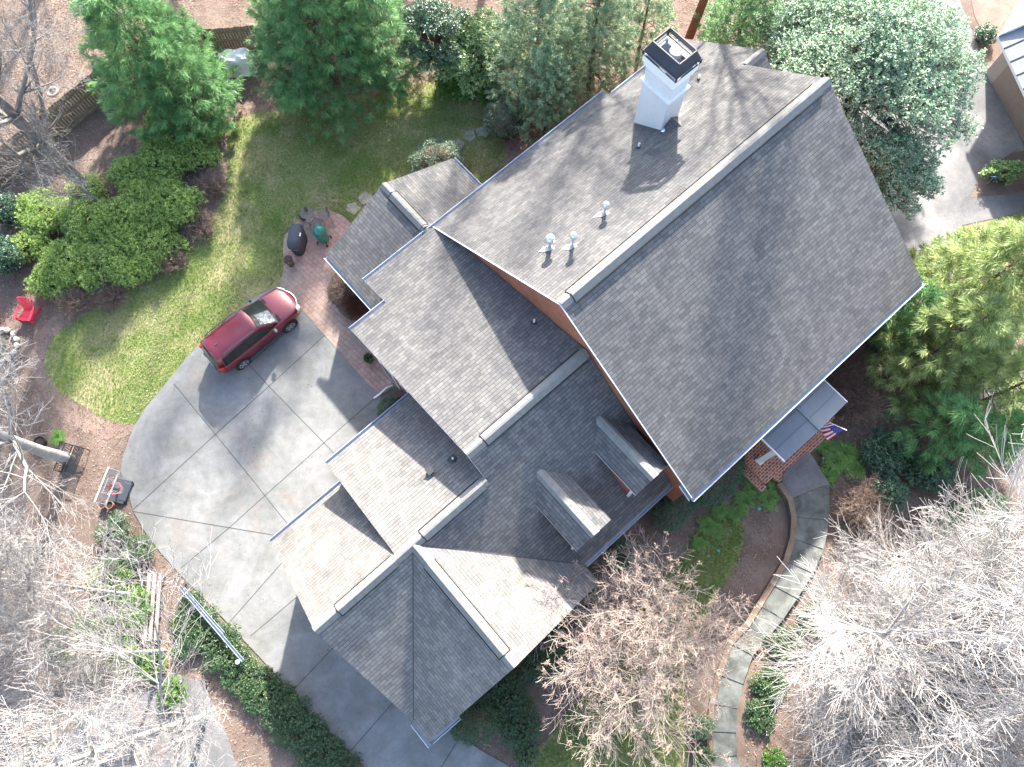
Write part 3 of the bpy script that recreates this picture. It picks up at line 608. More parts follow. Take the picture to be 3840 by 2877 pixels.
def pvc(px, py, zf, h, lab, big=False):
    z = 6.0
    for _ in range(60):
        q = hp(px, py, z); z = .5 * z + .5 * zf(-q.y)
    q = hp(px, py, z); m = (zf(-q.y + .1) - zf(-q.y - .1)) / .2
    b = MB(); s = 1.5 if big else 1
    pts = [(-.14, .06), (-.05, .12), (.08, .1), (.1, -.04), (0, -.11), (-.1, -.06)]
    b.prism([q + Vector((x * s, y * s, -y * s * m + .02)) for x, y in pts], .015); b.lathe([(.07, -.02), (.05, .08)], q, 14); bt = b.build('pipe_boot', M['lead'], house); bt['label'] = lab
    b = MB(); b.lathe([(.04, 0), (.04, h), (.028, h), (.028, h - .05)], q, 14); b.build('vent_pipe', M['whitep'], bt, smooth=False)
pvc(2394, 553, zml, .26, 'white plastic vent below the chimney'); pvc(2619, 298, zml, .26, 'white plastic vent behind the chimney'); pvc(2003, 1210, zM, .26, 'white plastic vent beside the brick gable'); pvc(1699, 1722, zB, .2, 'white plastic vent in the shaded corner of the garage roof', True)
q = hp(1614, 1768, zB(.58)); b = MB(); b.box(q + Vector((0, 0, .1)), (.2, .2, .16)); b.box(q + Vector((0, 0, .2)), (.26, .26, .03)); b.build('box_vent', M['lead'], house)
# white globe lamp at the eave
q = hp(1640, 838, 4.2); b = MB(); b.lathe([(.02, -.02), (.14, .06), (.19, .17), (.14, .3), (.02, .36)], q - Vector((0, 0, .2)), 18); b.build('eave_dome', M['whitep'], house, smooth=True)

# portico
pc = 5.9; zpe, zpr = 3.0, 3.35; vf = 8.82
b = MB()
for s in (-1, 1):
    b.prism([H(pc, 7.15, zpr), H(pc, vf, zpr), H(pc + s * 1.78, vf, zpe), H(pc + s * 1.78, 7.15, zpe)], .07, 0, 1)
port = b.build('portico', [M['metalroof'], M['trim']], house); port['label'] = 'front porch with a dark metal gable roof and white column'
b = MB()
for s in (-1, 1):
    for vv in (7.72, 8.27):
        b.bar(H(pc + s * .1, vv, zpr - .0 + .005), H(pc + s * 1.78, vv, zpe + .02), .025, .035)
b.bar(H(pc, 7.15, zpr + .03), H(pc, vf, zpr + .03), .12, .03); b.build('standing_seam', M['metalroof'], port)
b = MB(); b.bar(H(pc - 1.8, 7.15, zpe - .05), H(pc - 1.8, vf, zpe - .05), .05, .1); b.build('fascia', M['trim'], port)
b = MB(); b.bar(H(pc + 1.8, 7.15, zpe - .05), H(pc + 1.8, vf, zpe - .05), .05, .1); b.build('fascia', M['trim'], port)
for s in (-1, 1):
    b = MB(); cc = H(pc + s * 1.62, 8.3, 0)
    b.box(cc + Vector((0, 0, 1.75)), (.24, .24, 2.4)); b.box(cc + Vector((0, 0, .6)), (.32, .32, .14)); b.box(cc + Vector((0, 0, 2.88)), (.3, .3, .1)); b.build('column', M['trim'], port, bevel=.01)
b = MB(); b.box(H(pc, 8.15, .26), (4.3, 2.0, .52)); b.box(H(pc + .15, 9.3, .18), (3.6, .42, .36)); b.box(H(pc - 2.3, 8.3, .17), (.3, 2.0, .34)); b.build('porch_floor', M['pavebrick'], port, bevel=.01)
b = MB(); b.box(H(pc, 7.12, 1.6), (1.3, .06, 2.2)); b.build('front_door', M['blackm'], port)

# brick pier by the front corner
pb = MB(); qq = hp(3248, 1258, 0.5); pb.box(qq, (.5, .4, 1.0)); pb.box(qq + Vector((0, 0, .54)), (.6, .5, .09))
pier = thing('brick_pier', 'small red brick pier poking out beneath the long gutter', 'pier', HO, YAW); pb.build('pier_body', M['pavebrick'], pier, bevel=.01)
# ------------------------------------------------------------------ neighbour's house
nh = thing('neighbour_house', 'tan neighbouring house with grey seamed metal roof in the top right corner', 'house')
a0, a1 = at(3693, 274, 0), at(3850, 555, 0); dv = (a1 - a0).normalized(); nv = Vector((dv.y, -dv.x, 0))
if nv.x < 0: nv = -nv
b = MB(); b.prism([a0 + Vector((0, 0, 2.75)), a0 + dv * 14 + Vector((0, 0, 2.75)), a0 + dv * 14 + nv * 8 + Vector((0, 0, 2.75)), a0 + nv * 8 + Vector((0, 0, 2.75))], 2.75)
M['tan'] = plain('tan_wall', (0.34, 0.30, 0.265), 0.85, 0, .08, 2); b.build('wall', M['tan'], nh)
b = MB(); gd0 = a0 + dv * .7 - nv * .02; b.prism([gd0 + Vector((0, 0, 2.3)), gd0 + dv * 5 + Vector((0, 0, 2.3)), gd0 + dv * 5 + nv * .03 + Vector((0, 0, 2.3)), gd0 + nv * .03 + Vector((0, 0, 2.3))], 2.28); b.build('garage_door', plain('brown_garage_door', (.24, .19, .165), .7, 0, .08, 3), nh)
r0 = at(3740, 133, 2.75); zr_ = Vector((0, 0, 1.0)); nr = at(3960, 135, 2.75) - r0; nr.normalize(); rd = (at(3845, 355, 2.75) - r0).normalized()
b = MB(); b.prism([r0, r0 + rd * 14, r0 + rd * 14 + nv * 4.2 + zr_ * 1.6, r0 + nv * 4.2 + zr_ * 1.6], .14, 0, 1); ro = b.build('roof', [M['metalroof'], M['trim']], nh)
b = MB()
for k in range(1, 18): b.bar(r0 + rd * (k * .75) + Vector((0, 0, .01)), r0 + rd * (k * .75) + nv * 4.2 + zr_ * 1.6 + Vector((0, 0, .01)), .03, .05)
b.build('seam', M['lead'], ro)
w0 = at(3752, 128, 2.9); b = MB()
pd = (at(3860, -60, 2.9) - w0).normalized()
b.prism([w0 + Vector((0, 0, .0)), w0 + pd * 6, w0 + pd * 6 + Vector((5, 1, 2.6)), w0 + Vector((5, 1, 2.6))], .2); b.build('white_roof', M['trim'], nh)

# ------------------------------------------------------------------ foliage tools (numpy)
def unit(a): return a / np.maximum(np.linalg.norm(a, axis=-1, keepdims=True), 1e-9)
def leaves(c, d, nrm, L, W):
    """rhombic leaves: base c, direction d, approximate normal nrm"""
    d = unit(d); s = unit(np.cross(d, nrm)); L = np.asarray(L).reshape(-1, 1); W = np.asarray(W).reshape(-1, 1)
    up = np.cross(s, d) * L * 0.08
    v = np.stack([c, c + d * L * .5 + s * W * .5 + up, c + d * L, c + d * L * .5 - s * W * .5 + up], 1)
    return v
def cloud(name, V, rnd, mat, parent, k=4, smooth=False):
    n = len(V); me = bpy.data.meshes.new(name)
    me.vertices.add(n * k); me.vertices.foreach_set('co', V.astype(np.float32).ravel())
    me.loops.add(n * k); me.loops.foreach_set('vertex_index', np.arange(n * k, dtype=np.int32))
    me.polygons.add(n); me.polygons.foreach_set('loop_start', np.arange(0, n * k, k, dtype=np.int32))
    a = me.attributes.new('rnd', 'FLOAT', 'POINT'); a.data.foreach_set('value', np.repeat(rnd.astype(np.float32), k))
    me.materials.append(mat); me.update(calc_edges=True); me.validate()
    return link_mesh(name, me, parent)
def randdir(rng, n):
    v = rng.normal(size=(n, 3)); return unit(v)
def segs_mesh(name, S, mat, parent, sides=3):
    """S rows: x0 y0 z0 x1 y1 z1 r0 r1 rnd"""
    S = np.asarray(S, float); p0, p1 = S[:, :3], S[:, 3:6]; d = unit(p1 - p0)
    up = np.where(np.abs(d[:, 2:3]) < .9, np.array([[0, 0, 1.]]), np.array([[1., 0, 0]])); x = unit(np.cross(d, up)); y = np.cross(x, d)
    vs = []
    for q, r in ((p0, S[:, 6:7]), (p1, S[:, 7:8])):
        for k in range(sides):
            t = 2 * math.pi * k / sides; vs.append(q + (x * math.cos(t) + y * math.sin(t)) * r)
    V = np.stack(vs, 1); n = len(S); nv = 2 * sides
    idx = np.array([[k, (k + 1) % sides, sides + (k + 1) % sides, sides + k] for k in range(sides)])
    F = (np.arange(n)[:, None, None] * nv + idx[None]).reshape(-1)
    me = bpy.data.meshes.new(name); me.vertices.add(n * nv); me.vertices.foreach_set('co', V.astype(np.float32).ravel())
    me.loops.add(len(F)); me.loops.foreach_set('vertex_index', F.astype(np.int32)); nf = len(F) // 4
    me.polygons.add(nf); me.polygons.foreach_set('loop_start', np.arange(0, nf * 4, 4, dtype=np.int32))
    a = me.attributes.new('rnd', 'FLOAT', 'POINT'); a.data.foreach_set('value', np.repeat(S[:, 8].astype(np.float32), nv))
    me.materials.append(mat); me.update(calc_edges=True); me.polygons.foreach_set('use_smooth', [True] * nf)
    return link_mesh(name, me, parent)

def conifer(px, py, zc, Rm, Hh, label, seed, mat='conifer', dens=1.0, nl=.42, tuft=46, name='conifer_tree', group=None, cat='tree', pw=.75, z0=.9, bark='barkb', nw=.022, spread=.85):
    rng = np.random.default_rng(seed); base = at(px, py, zc) if px is not None else Vector(py); base.z = 0
    t = thing(name, label, cat, base, 0, group)
    segs = []; cen = []; ax = []
    N = int(95 * dens * (Rm / 3.3) * (Hh / 9))
    for i in range(N):
        z = z0 + (Hh - z0) * (i / N) ** 1.15 + rng.uniform(-.1, .1); a = i * 2.39996 + rng.uniform(-.4, .4)
        r = Rm * (1 - (z - z0) / (Hh - z0 + .4)) ** pw * rng.uniform(.72, 1.12) + .15
        p = np.array([0, 0, z]); k = max(3, int(r / .33)); o = np.array([math.cos(a), math.sin(a), 0]); pr = p
        for j in range(1, k + 1):
            f = j / k; q = p + o * r * f + np.array([0, 0, r * (.10 * f - .28 * f * f + .16 * f ** 4) + rng.uniform(-.05, .05)]) + np.append(rng.normal(0, .05, 2), 0)
            segs.append([*pr, *q, .035 * (1 - f * .8) * (r / 3 + .4), .03 * (1 - f * .85) * (r / 3 + .4), .4]); pr = q
            if f < .3: continue
            m = 1 + int(rng.random() < .8) + (2 if f > .75 else int(f > .5))
            for _ in range(m):
                side = np.array([-o[1], o[0], 0]) * rng.normal(0, .36 * r * (1.1 - f * .55) * .6 + .1)
                cc = q + side + np.array([0, 0, rng.uniform(-.06, .16)])
                cen.append(cc); ax.append(o * .9 + side * .8 + np.array([0, 0, .55]) + rng.normal(0, .25, 3))
                segs.append([*q, *cc, .012, .007, .4])
    for k in range(8): segs.append([0, 0, z0 * .6 + (Hh - z0 * .6) * k / 8, 0, 0, z0 * .6 + (Hh - z0 * .6) * (k + 1) / 8, .03, .03, .4])
    for _ in range(6): cen.append([rng.normal(0, .1), rng.normal(0, .1), Hh + rng.uniform(-.3, .1)]); ax.append([rng.normal(0, .3), rng.normal(0, .3), 1])
    cen = np.array(cen); ax = unit(np.array(ax)); n = len(cen)
    tb = rng.uniform(0, .55, n)
    C_ = np.repeat(cen, tuft, 0); A_ = np.repeat(ax, tuft, 0); m = len(C_)
    d = unit(A_ + randdir(rng, m) * spread * rng.uniform(.5, 1.15, (m, 1))); d[:, 2] *= .8
    C_ = C_ + A_ * rng.uniform(-.16, .12, (m, 1)) + rng.normal(0, .035, (m, 3))
    L = nl * rng.uniform(.55, 1.1, m)
    # droop the tip
    V = leaves(C_, d, randdir(rng, m) * .5 + np.array([0, 0, 1.]), L, np.full(m, nw)); V[:, 2, 2] -= L * .14
    rnd = np.clip(np.repeat(tb, tuft) + rng.uniform(0, .45, m), 0, 1)
    cloud('foliage', V, rnd, M[mat], t)
    tb_ = MB(); tb_.tube([(0, 0, -.05), (0.03, 0, Hh * .5), (0, 0, Hh - .1)], [.045 * Rm + .03, .03 * Rm, .02], 9); tb_.build('trunk', M[bark], t, smooth=True)
    segs_mesh('limbs', segs, M[bark], t)
    return t

def leafy(base, lumps, label, seed, mat, name='shrub', cat='shrub', leaf=.09, lw=.45, per=9, dens=70, shell=.45, group=None, stems=True, bark='barkb', flat=.35, trunkh=None, trunkr=.12, fol='foliage', core=True):
    """lumps: (x, y, z, rx, ry, rz) around the base; leaf rosettes near the shell of every lump"""
    rng = np.random.default_rng(seed); t = thing(name, label, cat, base, 0, group)
    cs, ns = [], []
    for (x, y, z, rx, ry, rz) in lumps:
        area = 2.2 * math.pi * ((rx * ry) + (rx + ry) * rz * .5); k = int(area * dens)
        u = randdir(rng, k); u[:, 2] = np.where(u[:, 2] < -.25, -u[:, 2], u[:, 2])
        rr = 1 - shell * rng.random(k) ** 1.7 + rng.normal(0, .035, k)
        wob = 1 + .10 * np.sin(u[:, 0] * 7 + seed) * np.cos(u[:, 1] * 6 + x * 3) + .07 * np.sin(u[:, 2] * 11 + u[:, 0] * 9)
        p = u * np.array([rx, ry, rz]) * (rr * wob)[:, None] + np.array([x, y, z])
        keep = p[:, 2] > .03; cs.append(p[keep]); ns.append(u[keep])
    cs = np.concatenate(cs); ns = np.concatenate(ns); n = len(cs)
    tb = rng.uniform(0, .5, n); C_ = np.repeat(cs, per, 0); N_ = np.repeat(ns, per, 0); m = len(C_)
    d = unit(N_ * .6 + randdir(rng, m) + np.array([0, 0, .15])); d[:, 2] *= (1 - flat); nr = unit(N_ * .8 + np.array([0, 0, 1.]) + randdir(rng, m) * .55)
    C_ = C_ + randdir(rng, m) * leaf * rng.uniform(0, .9, (m, 1))
    L = leaf * rng.uniform(.6, 1.15, m)
    V = leaves(C_, d, nr, L, L * lw); V[:, :, 2] = np.maximum(V[:, :, 2], .012)
    cloud(fol, V, np.clip(np.repeat(tb, per) + rng.uniform(0, .5, m), 0, 1), M[mat], t)
    segs = []
    if stems:
        for (x, y, z, rx, ry, rz) in lumps:
            for _ in range(int(10 + 8 * rx * 4)):
                u = randdir(rng, 1)[0]; u[2] = abs(u[2]) * .9; q = np.array([x, y, z]) + u * np.array([rx, ry, rz]) * .85
                if q[2] < .05: continue
                b0 = np.array([x * .5 + rng.normal(0, .08), y * .5 + rng.normal(0, .08), 0.0 if trunkh is None else trunkh]); mid = (b0 + q) / 2 + rng.normal(0, .08 * rx, 3); mid[2] = max(mid[2], .05)
                segs += [[*b0, *mid, .018, .012, .5], [*mid, *q, .012, .005, .5]]
        if segs: segs_mesh('stems', segs, M[bark], t)
    if trunkh:
        tb_ = MB(); tb_.tube([(0, 0, -.05), (trunkr * .5, 0, trunkh * .6), (0, 0, trunkh)], [trunkr * 1.2, trunkr, trunkr * .8], 9); tb_.build('trunk', M[bark], t, smooth=True)
    return t

def mound(px, py, r, h, label, seed, mat, n=7, ry=None, **kw):
    """a shrub of several overlapping lumps"""
    rng = random.Random(seed); ry = ry or r; L = [(0, 0, h * .35, r * .75, ry * .75, h * .65)]
    for i in range(n):
        a = i * 2 * math.pi / n + rng.uniform(-.4, .4); q = rng.uniform(.45, .68)
        L.append((math.cos(a) * r * q, math.sin(a) * ry * q, h * rng.uniform(.2, .5), r * rng.uniform(.28, .45), ry * rng.uniform(.28, .45), h * rng.uniform(.32, .5)))
    b = at(px, py, h * .5); b.z = 0
    return leafy(b, L, label, seed, mat, **kw)

def bare(px, py, Hh, label, seed, mat='twigw', bark='barkw', r0=.2, trunks=1, name='bare_tree', group=None, lean=(0, 0), fork=.28, sp=.75, lvl=5, dens=1.0, rmin=.006, base=None, up=.10, droop=0.0, l1=.52, seeds=0, curv=.085):
    rng = np.random.default_rng(seed)
    if base is None: base = at(px, py, 0)
    t = thing(name, label, 'tree', base, 0, group); S = []; T = []; tips = []
    def br(p, d, L, r, lv):
        n = 6 if lv == 0 else (5 if lv < 3 else 3); st = L / n; rr = r; hub = p.copy()
        for i in range(n):
            d = d + rng.normal(0, curv * (0.45 if lv == 0 else 1.0), 3) + np.array([0, 0, (up if lv else .04) - droop * lv * .05]); d /= np.linalg.norm(d)
            q = p + d * st; r2 = max(rmin, r * (1 - (i + 1) / n * (.62 if lv < 2 else .8)))
            row = [*p, *q, rr, r2, min(1, .12 * lv + .25 * rng.random() + (.3 if lv >= lvl - 1 and i >= n - 2 else 0))]
            (T if lv == 0 else S).append(row)
            if lv < lvl - 1:
                f = (i + 1) / n
                if f > (fork if lv == 0 else .15):
                    kids = (3 if lv == 0 else 1.8 if lv < lvl - 2 else 2.0) * dens; k = int(kids) + int(rng.random() < kids - int(kids))
                    for _ in range(k):
                        a = randdir(rng, 1)[0]; a -= d * (a @ d); a /= np.linalg.norm(a) + 1e-9; th = rng.uniform(.45, 1.0) * (1 if lv == 0 else .9)
                        nd = d * math.cos(th) + a * math.sin(th) * (sp / .75)
                        br(q, nd / np.linalg.norm(nd), L * (l1 if lv == 0 else .56) * rng.uniform(.6, 1.15) * (1.12 - f * .35), max(rmin, r2 * (rng.uniform(.5, .75) if lv == 0 else rng.uniform(.35, .55))), lv + 1)
            p = q; rr = r2
        if lv >= lvl - 2: tips.append(p)
    for k in range(trunks):
        a = 2 * math.pi * k / trunks + rng.uniform(0, .6); o = .06 * trunks if trunks > 1 else 0
        d = np.array([lean[0] + (math.cos(a) * .38 * (trunks > 1)), lean[1] + math.sin(a) * .38 * (trunks > 1), 1.0]); d /= np.linalg.norm(d)
        br(np.array([math.cos(a) * o, math.sin(a) * o, -.05]), d, Hh * rng.uniform(.85, 1.0), r0 * (1 if trunks == 1 else rng.uniform(.6, 1)), 0)
    segs_mesh('trunk', T, M[bark], t, 8); segs_mesh('branches', S, M[mat], t, 3)
    if seeds:
        tp = np.array(tips); tp = tp[rng.random(len(tp)) < seeds]; k = 26; C_ = np.repeat(tp, k, 0); m = len(C_)
        d = randdir(rng, m); V = leaves(C_ + d * .02, d, randdir(rng, m), rng.uniform(.05, .15, m), np.full(m, .016)); cloud('seed_heads', V, rng.random(m), M['seed'], t)
    return t

def inpoly(P, poly):
    x, y = P[:, 0], P[:, 1]; c = np.zeros(len(P), bool); j = len(poly) - 1
    for i in range(len(poly)):
        xi, yi = poly[i][0], poly[i][1]; xj, yj = poly[j][0], poly[j][1]
        c ^= ((yi > y) != (yj > y)) & (x < (xj - xi) * (y - yi) / (yj - yi + 1e-12) + xi); j = i
    return c
def scatter(name, polypx, n, mat, L, W, up=0.5, z=.01, seed=1, exclude=(), kind='stuff', jitter=0):
    rng = np.random.default_rng(seed); P = [at(*p, 0) for p in polypx]; xs = [p.x for p in P]; ys = [p.y for p in P]
    Q = np.stack([rng.uniform(min(xs), max(xs), n), rng.uniform(min(ys), max(ys), n)], 1); Qj = Q + (rng.normal(0, jitter, Q.shape) if jitter else 0)
    k = inpoly(Qj, P)
    for e in exclude: k &= ~inpoly(Q, [at(*p, 0) for p in e])
    Q = Q[k]; m = len(Q); c = np.column_stack([Q, np.full(m, z) + rng.uniform(0, .012, m)])
    d = randdir(rng, m); d[:, 2] = np.abs(d[:, 2]) * up + up * .4
    if up < .2: d[:, 2] = rng.uniform(-.05, .22, m)
    ll = L * rng.uniform(.5, 1.2, m)
    V = leaves(c, d, np.array([[0, 0, 1.]]) + randdir(rng, m) * .35, ll, W * rng.uniform(.6, 1.2, m)); V[:, :, 2] = np.maximum(V[:, :, 2], z)
    o = cloud(name, V, rng.random(m), M[mat], None)
    if kind: o['kind'] = kind
    return o
HOUSEPX = [(1230, 960), (1438, 700), (1690, 600), (1800, 690), (2560, 160), (2850, 200), (3100, 300), (3440, 1040), (2600, 1860), (2100, 2290), (1610, 2780), (1180, 2380), (1020, 2030), (1310, 1240)]
scatter('grass', LAWN, 150000, 'grass', .10, .026, 1.0, .01, 5, [PATIO, DRIVE], jitter=.4)
scatter('front_grass', FLAWN, 70000, 'grassf', .10, .026, 1.0, .01, 6, [], jitter=.15)
ALL = [(-100, -100), (3950, -100), (3950, 2950), (-100, 2950)]
scatter('fallen_leaves', ALL, 210000, 'litter', .085, .045, .1, .008, 7, [LAWN, DRIVE, PATIO, FLAWN, HOUSEPX, [(2900, 350), (3300, -120), (3900, -120), (3900, 1000), (3300, 1230)], [(-900, 500), (0, 690), (760, -300), (-900, -600)], [(140, 2990), (250, 2760), (450, 2610), (640, 2520), (760, 2560), (900, 2900)], [(2560, 3000), (2600, 2500), (2900, 2050), (2900, 1750), (3100, 1650), (3130, 1960), (3060, 2150), (2800, 2540), (2790, 3000)]])
scatter('pale_fallen_leaves', [(-100, -100), (760, -100), (700, 120), (430, 345), (215, 520), (0, 690), (-100, 740)], 50000, 'litter_pale', .09, .05, .1, .012, 8)
scatter('orange_pine_straw', [(3380, 1480), (3480, 1400), (3640, 1500), (3780, 1960), (3640, 1960), (3440, 1760)], 9000, 'litter_pale', .12, .02, .1, .012, 9)
scatter('leaves_on_lawn', LAWN, 900, 'litter_pale', .07, .04, .1, .05, 10)

# ------------------------------------------------------------------ evergreens
EV = dict(name='conifer_tree', group='feathery conifers round the yard')
conifer(530, 190, 3.8, 3.3, 7.6, 'dark green feathery conifer beside the wooden fence in the top left', 11, dens=1.25, **EV)
conifer(700, 330, 2.6, 1.9, 5.5, 'smaller feathery conifer on the lawn side of the fence corner conifer', 12, dens=1.2, **EV)
conifer(1190, 110, 3.6, 3.5, 7.0, 'broad feathery conifer right of the white tarp', 13, dens=1.35, **EV)
conifer(1410, 120, 3.2, 2.1, 6.8, 'narrow feathery conifer between the broad conifer and the dark holly', 14, dens=1.1, **EV)
conifer(1045, 40, 3.0, 1.6, 6.0, 'feathery conifer right behind the white tarp at the top edge', 15, dens=1.1, **EV)
conifer(None, (-7.9, 36.0, 0), 0, 3.6, 17.6, 'tall unseen conifer added beyond the back fence to shade the car and lawn', 16, dens=.55, tuft=26, nw=.05, pw=.42, name='conifer_tree')  # unseen blunt conifer, added and sized so its shadow covers car and lawn
CE = dict(name='cedar_tree', group='lacy cedars behind the chimney', mat='cedar', nl=.17, tuft=44, nw=.026, spread=1.25)
conifer(2020, 150, 4.0, 2.5, 9.5, 'lacy grey green cedar left of the chimney at the top edge', 21, dens=2.2, **CE)
conifer(2230, 130, 3.5, 2.2, 9.0, 'lacy cedar directly behind the white chimney', 22, dens=2.1, **CE)
conifer(2050, 360, 2.5, 1.7, 5.5, 'lower lacy cedar along the gutter below the chimney', 23, dens=2.3, **CE)
conifer(2790, 70, 3.0, 2.0, 8.0, 'green cedar at the back end of the roof ridge', 24, dens=2.0, **dict(CE, mat='conifer', nl=.2))
conifer(2420, 60, 2.6, 1.6, 5.0, 'low pale cedar between chimney shroud and reddish trunk', 25, dens=1.8, **CE)
YC = dict(name='conifer_tree', group='yellow green conifers by the road', mat='conifer_y')
conifer(3670, 1080, 4.2, 3.0, 8.5, 'large yellow green conifer at the right edge', 31, dens=1.25, **YC)
conifer(3540, 1290, 3.2, 2.4, 6.5, 'yellow green conifer in front of the large one', 32, dens=1.1, **YC)
conifer(3760, 1470, 3.2, 2.1, 6.5, 'yellow green conifer at the right edge above the road', 33, dens=1.1, **YC)
conifer(3390, 1180, 2.4, 1.5, 4.6, 'dark green conifer touching the long front gutter', 34, dens=1.1, name='conifer_tree', group='dark conifers by the front corner')
conifer(3530, 1600, 2.2, 1.3, 4.6, 'dark green conifer over the orange pine straw', 35, dens=1.1, name='conifer_tree', group='dark conifers by the front corner')
conifer(3700, 1640, 2.4, 1.2, 4.6, 'dark green conifer beside the concrete road strip', 36, dens=1.1, name='conifer_tree', group='dark conifers by the front corner')
# broadleaf evergreens
def tree_lumps(R, Hh, n, seed, sq=1.0, lr=1.0):
    rng = random.Random(seed); L = []
    for i in range(n):
        f = i / n; a = i * 2.4; q = R * math.sqrt(f) * .78
        z = Hh * (.80 - .42 * f) + rng.uniform(-.4, .4)
        q *= rng.uniform(.9, 1.22); L.append((math.cos(a) * q * sq, math.sin(a) * q, z, R * rng.uniform(.20, .36) * lr, R * rng.uniform(.20, .36) * lr, R * rng.uniform(.15, .28) * lr))
    return L
b0 = at(3250, 280, 4.5); b0.z = 0
leafy(b0, tree_lumps(5.5, 8.3, 66, 5, 1.05, .58), 'huge glossy evergreen spreading over the neighbour driveway', 41, 'magnolia', name='evergreen_tree', cat='tree', leaf=.135, lw=.42, per=8, dens=17, shell=.7, trunkh=4.0, trunkr=.2, bark='bark')
b0 = at(3330, 640, 3.0); b0.z = 0
leafy(b0, tree_lumps(2.5, 4.6, 16, 6), 'lower glossy evergreen lobe beside the roof corner and driveway', 42, 'magnolia', name='evergreen_tree', cat='tree', leaf=.13, lw=.42, per=9, dens=24, shell=.6, trunkh=2, trunkr=.1, bark='bark')
b0 = at(2990, 150, 3.2); b0.z = 0
leafy(b0, tree_lumps(2.3, 6, 15, 7), 'glossy evergreen behind the back roof corner', 43, 'magnolia', name='evergreen_tree', cat='tree', leaf=.13, lw=.42, per=9, dens=26, shell=.6, trunkh=2.5, trunkr=.1, bark='bark')
b0 = at(1630, 120, 2.8); b0.z = 0
leafy(b0, tree_lumps(2.0, 5.2, 16, 8), 'dark bluish holly beside the narrow conifer at the top', 44, 'holly', name='holly_tree', cat='tree', leaf=.09, per=10, dens=42, shell=.5, trunkh=2, trunkr=.08)
b0 = at(1790, 200, 1.8); b0.z = 0
leafy(b0, tree_lumps(2.4, 3.6, 18, 9), 'pale shiny laurel left of the lacy cedars', 45, 'laurel', name='laurel_bush', cat='shrub', leaf=.13, per=9, dens=26, shell=.5, trunkh=1, trunkr=.06)
mound(1740, 300, 1.9, 1.3, 'bright green laurel spilling toward the back lawn', 46, 'bright', leaf=.12, dens=26, name='laurel_bush', ry=1.2)
mound(1850, 360, .85, 1.2, 'green laurel next to the clipped globe shrub', 47, 'bright', leaf=.11, dens=30, name='laurel_bush')
# azaleas
AZ = dict(name='azalea_bush', leaf=.075, per=9, dens=48, group='azalea mounds along the lawn edge')
for i, (px, py, r, h, lab) in enumerate([
    (650, 480, 1.25, 1.5, 'azalea mound highest up the lawn edge, below the fence conifer'), (590, 620, 1.15, 1.3, 'azalea mound left of the bare strip near the feeder'),
    (730, 560, .95, 1.2, 'azalea mound facing the lawn beside the feeder stand'), (480, 640, .8, 1.1, 'small azalea mound under the bare branches'),
    (640, 770, 1.15, 1.5, 'yellow green azalea mound in the middle of the row'), (470, 820, 1.2, 1.5, 'azalea mound just under the leaning bare branches'),
    (560, 920, 1.1, 1.3, 'azalea mound at the lawn path below the middle'), (330, 830, 1.15, 1.5, 'azalea mound left of the row centre'),
    (170, 790, 1.1, 1.5, 'leftmost tall azalea mound beside the dark holly'), (400, 990, 1.1, 1.3, 'azalea mound bordering the dirt path'),
    (250, 980, 1.1, 1.3, 'azalea mound above the red chair path'), (110, 920, .8, 1.1, 'azalea mound beside the lower dark holly'),
    (190, 1060, .8, 1.0, 'lowest azalea mound near the red chair'),
    (540, 740, .9, 1.3, 'azalea mound filling the gap in the middle of the row'), (330, 720, .8, 1.2, 'azalea mound under the grey bare twigs'), (500, 1000, .8, 1.0, 'low azalea mound at the lawn edge centre'), (780, 470, .7, 1.0, 'pale azalea mound nearest the cone topped feeder')]):
    mound(px, py, r * 1.42, h * 1.1, lab, 100 + i, 'azalea', ry=r * 1.3, **AZ)
mound(10, 780, 1.0, 1.8, 'dark holly at the left edge above', 131, 'holly', leaf=.08, dens=40, name='holly_bush'); mound(5, 960, 1.1, 1.8, 'dark holly at the left edge beside the red planter', 132, 'holly', leaf=.08, dens=40, name='holly_bush')
# clipped globes
def globe(px, py, rx, ry, h, label, seed, mat='boxwood', rz=0):
    b = at(px, py, h * .5); b.z = 0
    o = leafy(b, [(0, 0, h * .45, rx, ry, h * .55)], label, seed, mat, name='clipped_shrub', leaf=.045, lw=.6, per=7, dens=210, shell=.10, stems=True)
    m = MB(); m.lathe([(.02, 0), (.6, .02), (.86, h * .35), (.8, h * .65), (.5, h * .86), (.02, h * .93)], (0, 0, 0), 20, sx=rx * .95, sy=ry * .95); m.build('inner_twigs', M['barkb'], o, smooth=True); o.rotation_euler.z = rz
    return o
globe(1898, 445, 1.05, 1.0, 1.9, 'round clipped shrub beside the upper gutter', 61)
globe(1635, 605, 1.25, 1.0, 1.7, 'round clipped shrub behind the sunroom roof', 62, rz=.3)
globe(1780, 2710, .95, .75, 1.3, 'round clipped shrub at the garage corner', 63, 'ivy', rz=.4)
globe(1466, 1535, .62, .55, 1.1, 'dark clipped shrub beside the white downspout', 64, 'holly', rz=.75)
globe(2690, 1790, 1.5, .85, 1.2, 'dark rounded hedge left of the porch steps', 65, 'holly', rz=.75)
globe(2530, 1905, 1.1, .7, 1.1, 'dark hedge under the front corner of the roof', 66, 'holly', rz=.75)
mound(2330, 2080, .8, 1.0, 'dark shrub against the front wall behind the crape myrtle', 67, 'holly', leaf=.06, dens=60, name='holly_bush'); mound(2200, 2260, .8, 1.0, 'second dark shrub against the front wall under tan twigs', 68, 'holly', leaf=.06, dens=60, name='holly_bush')
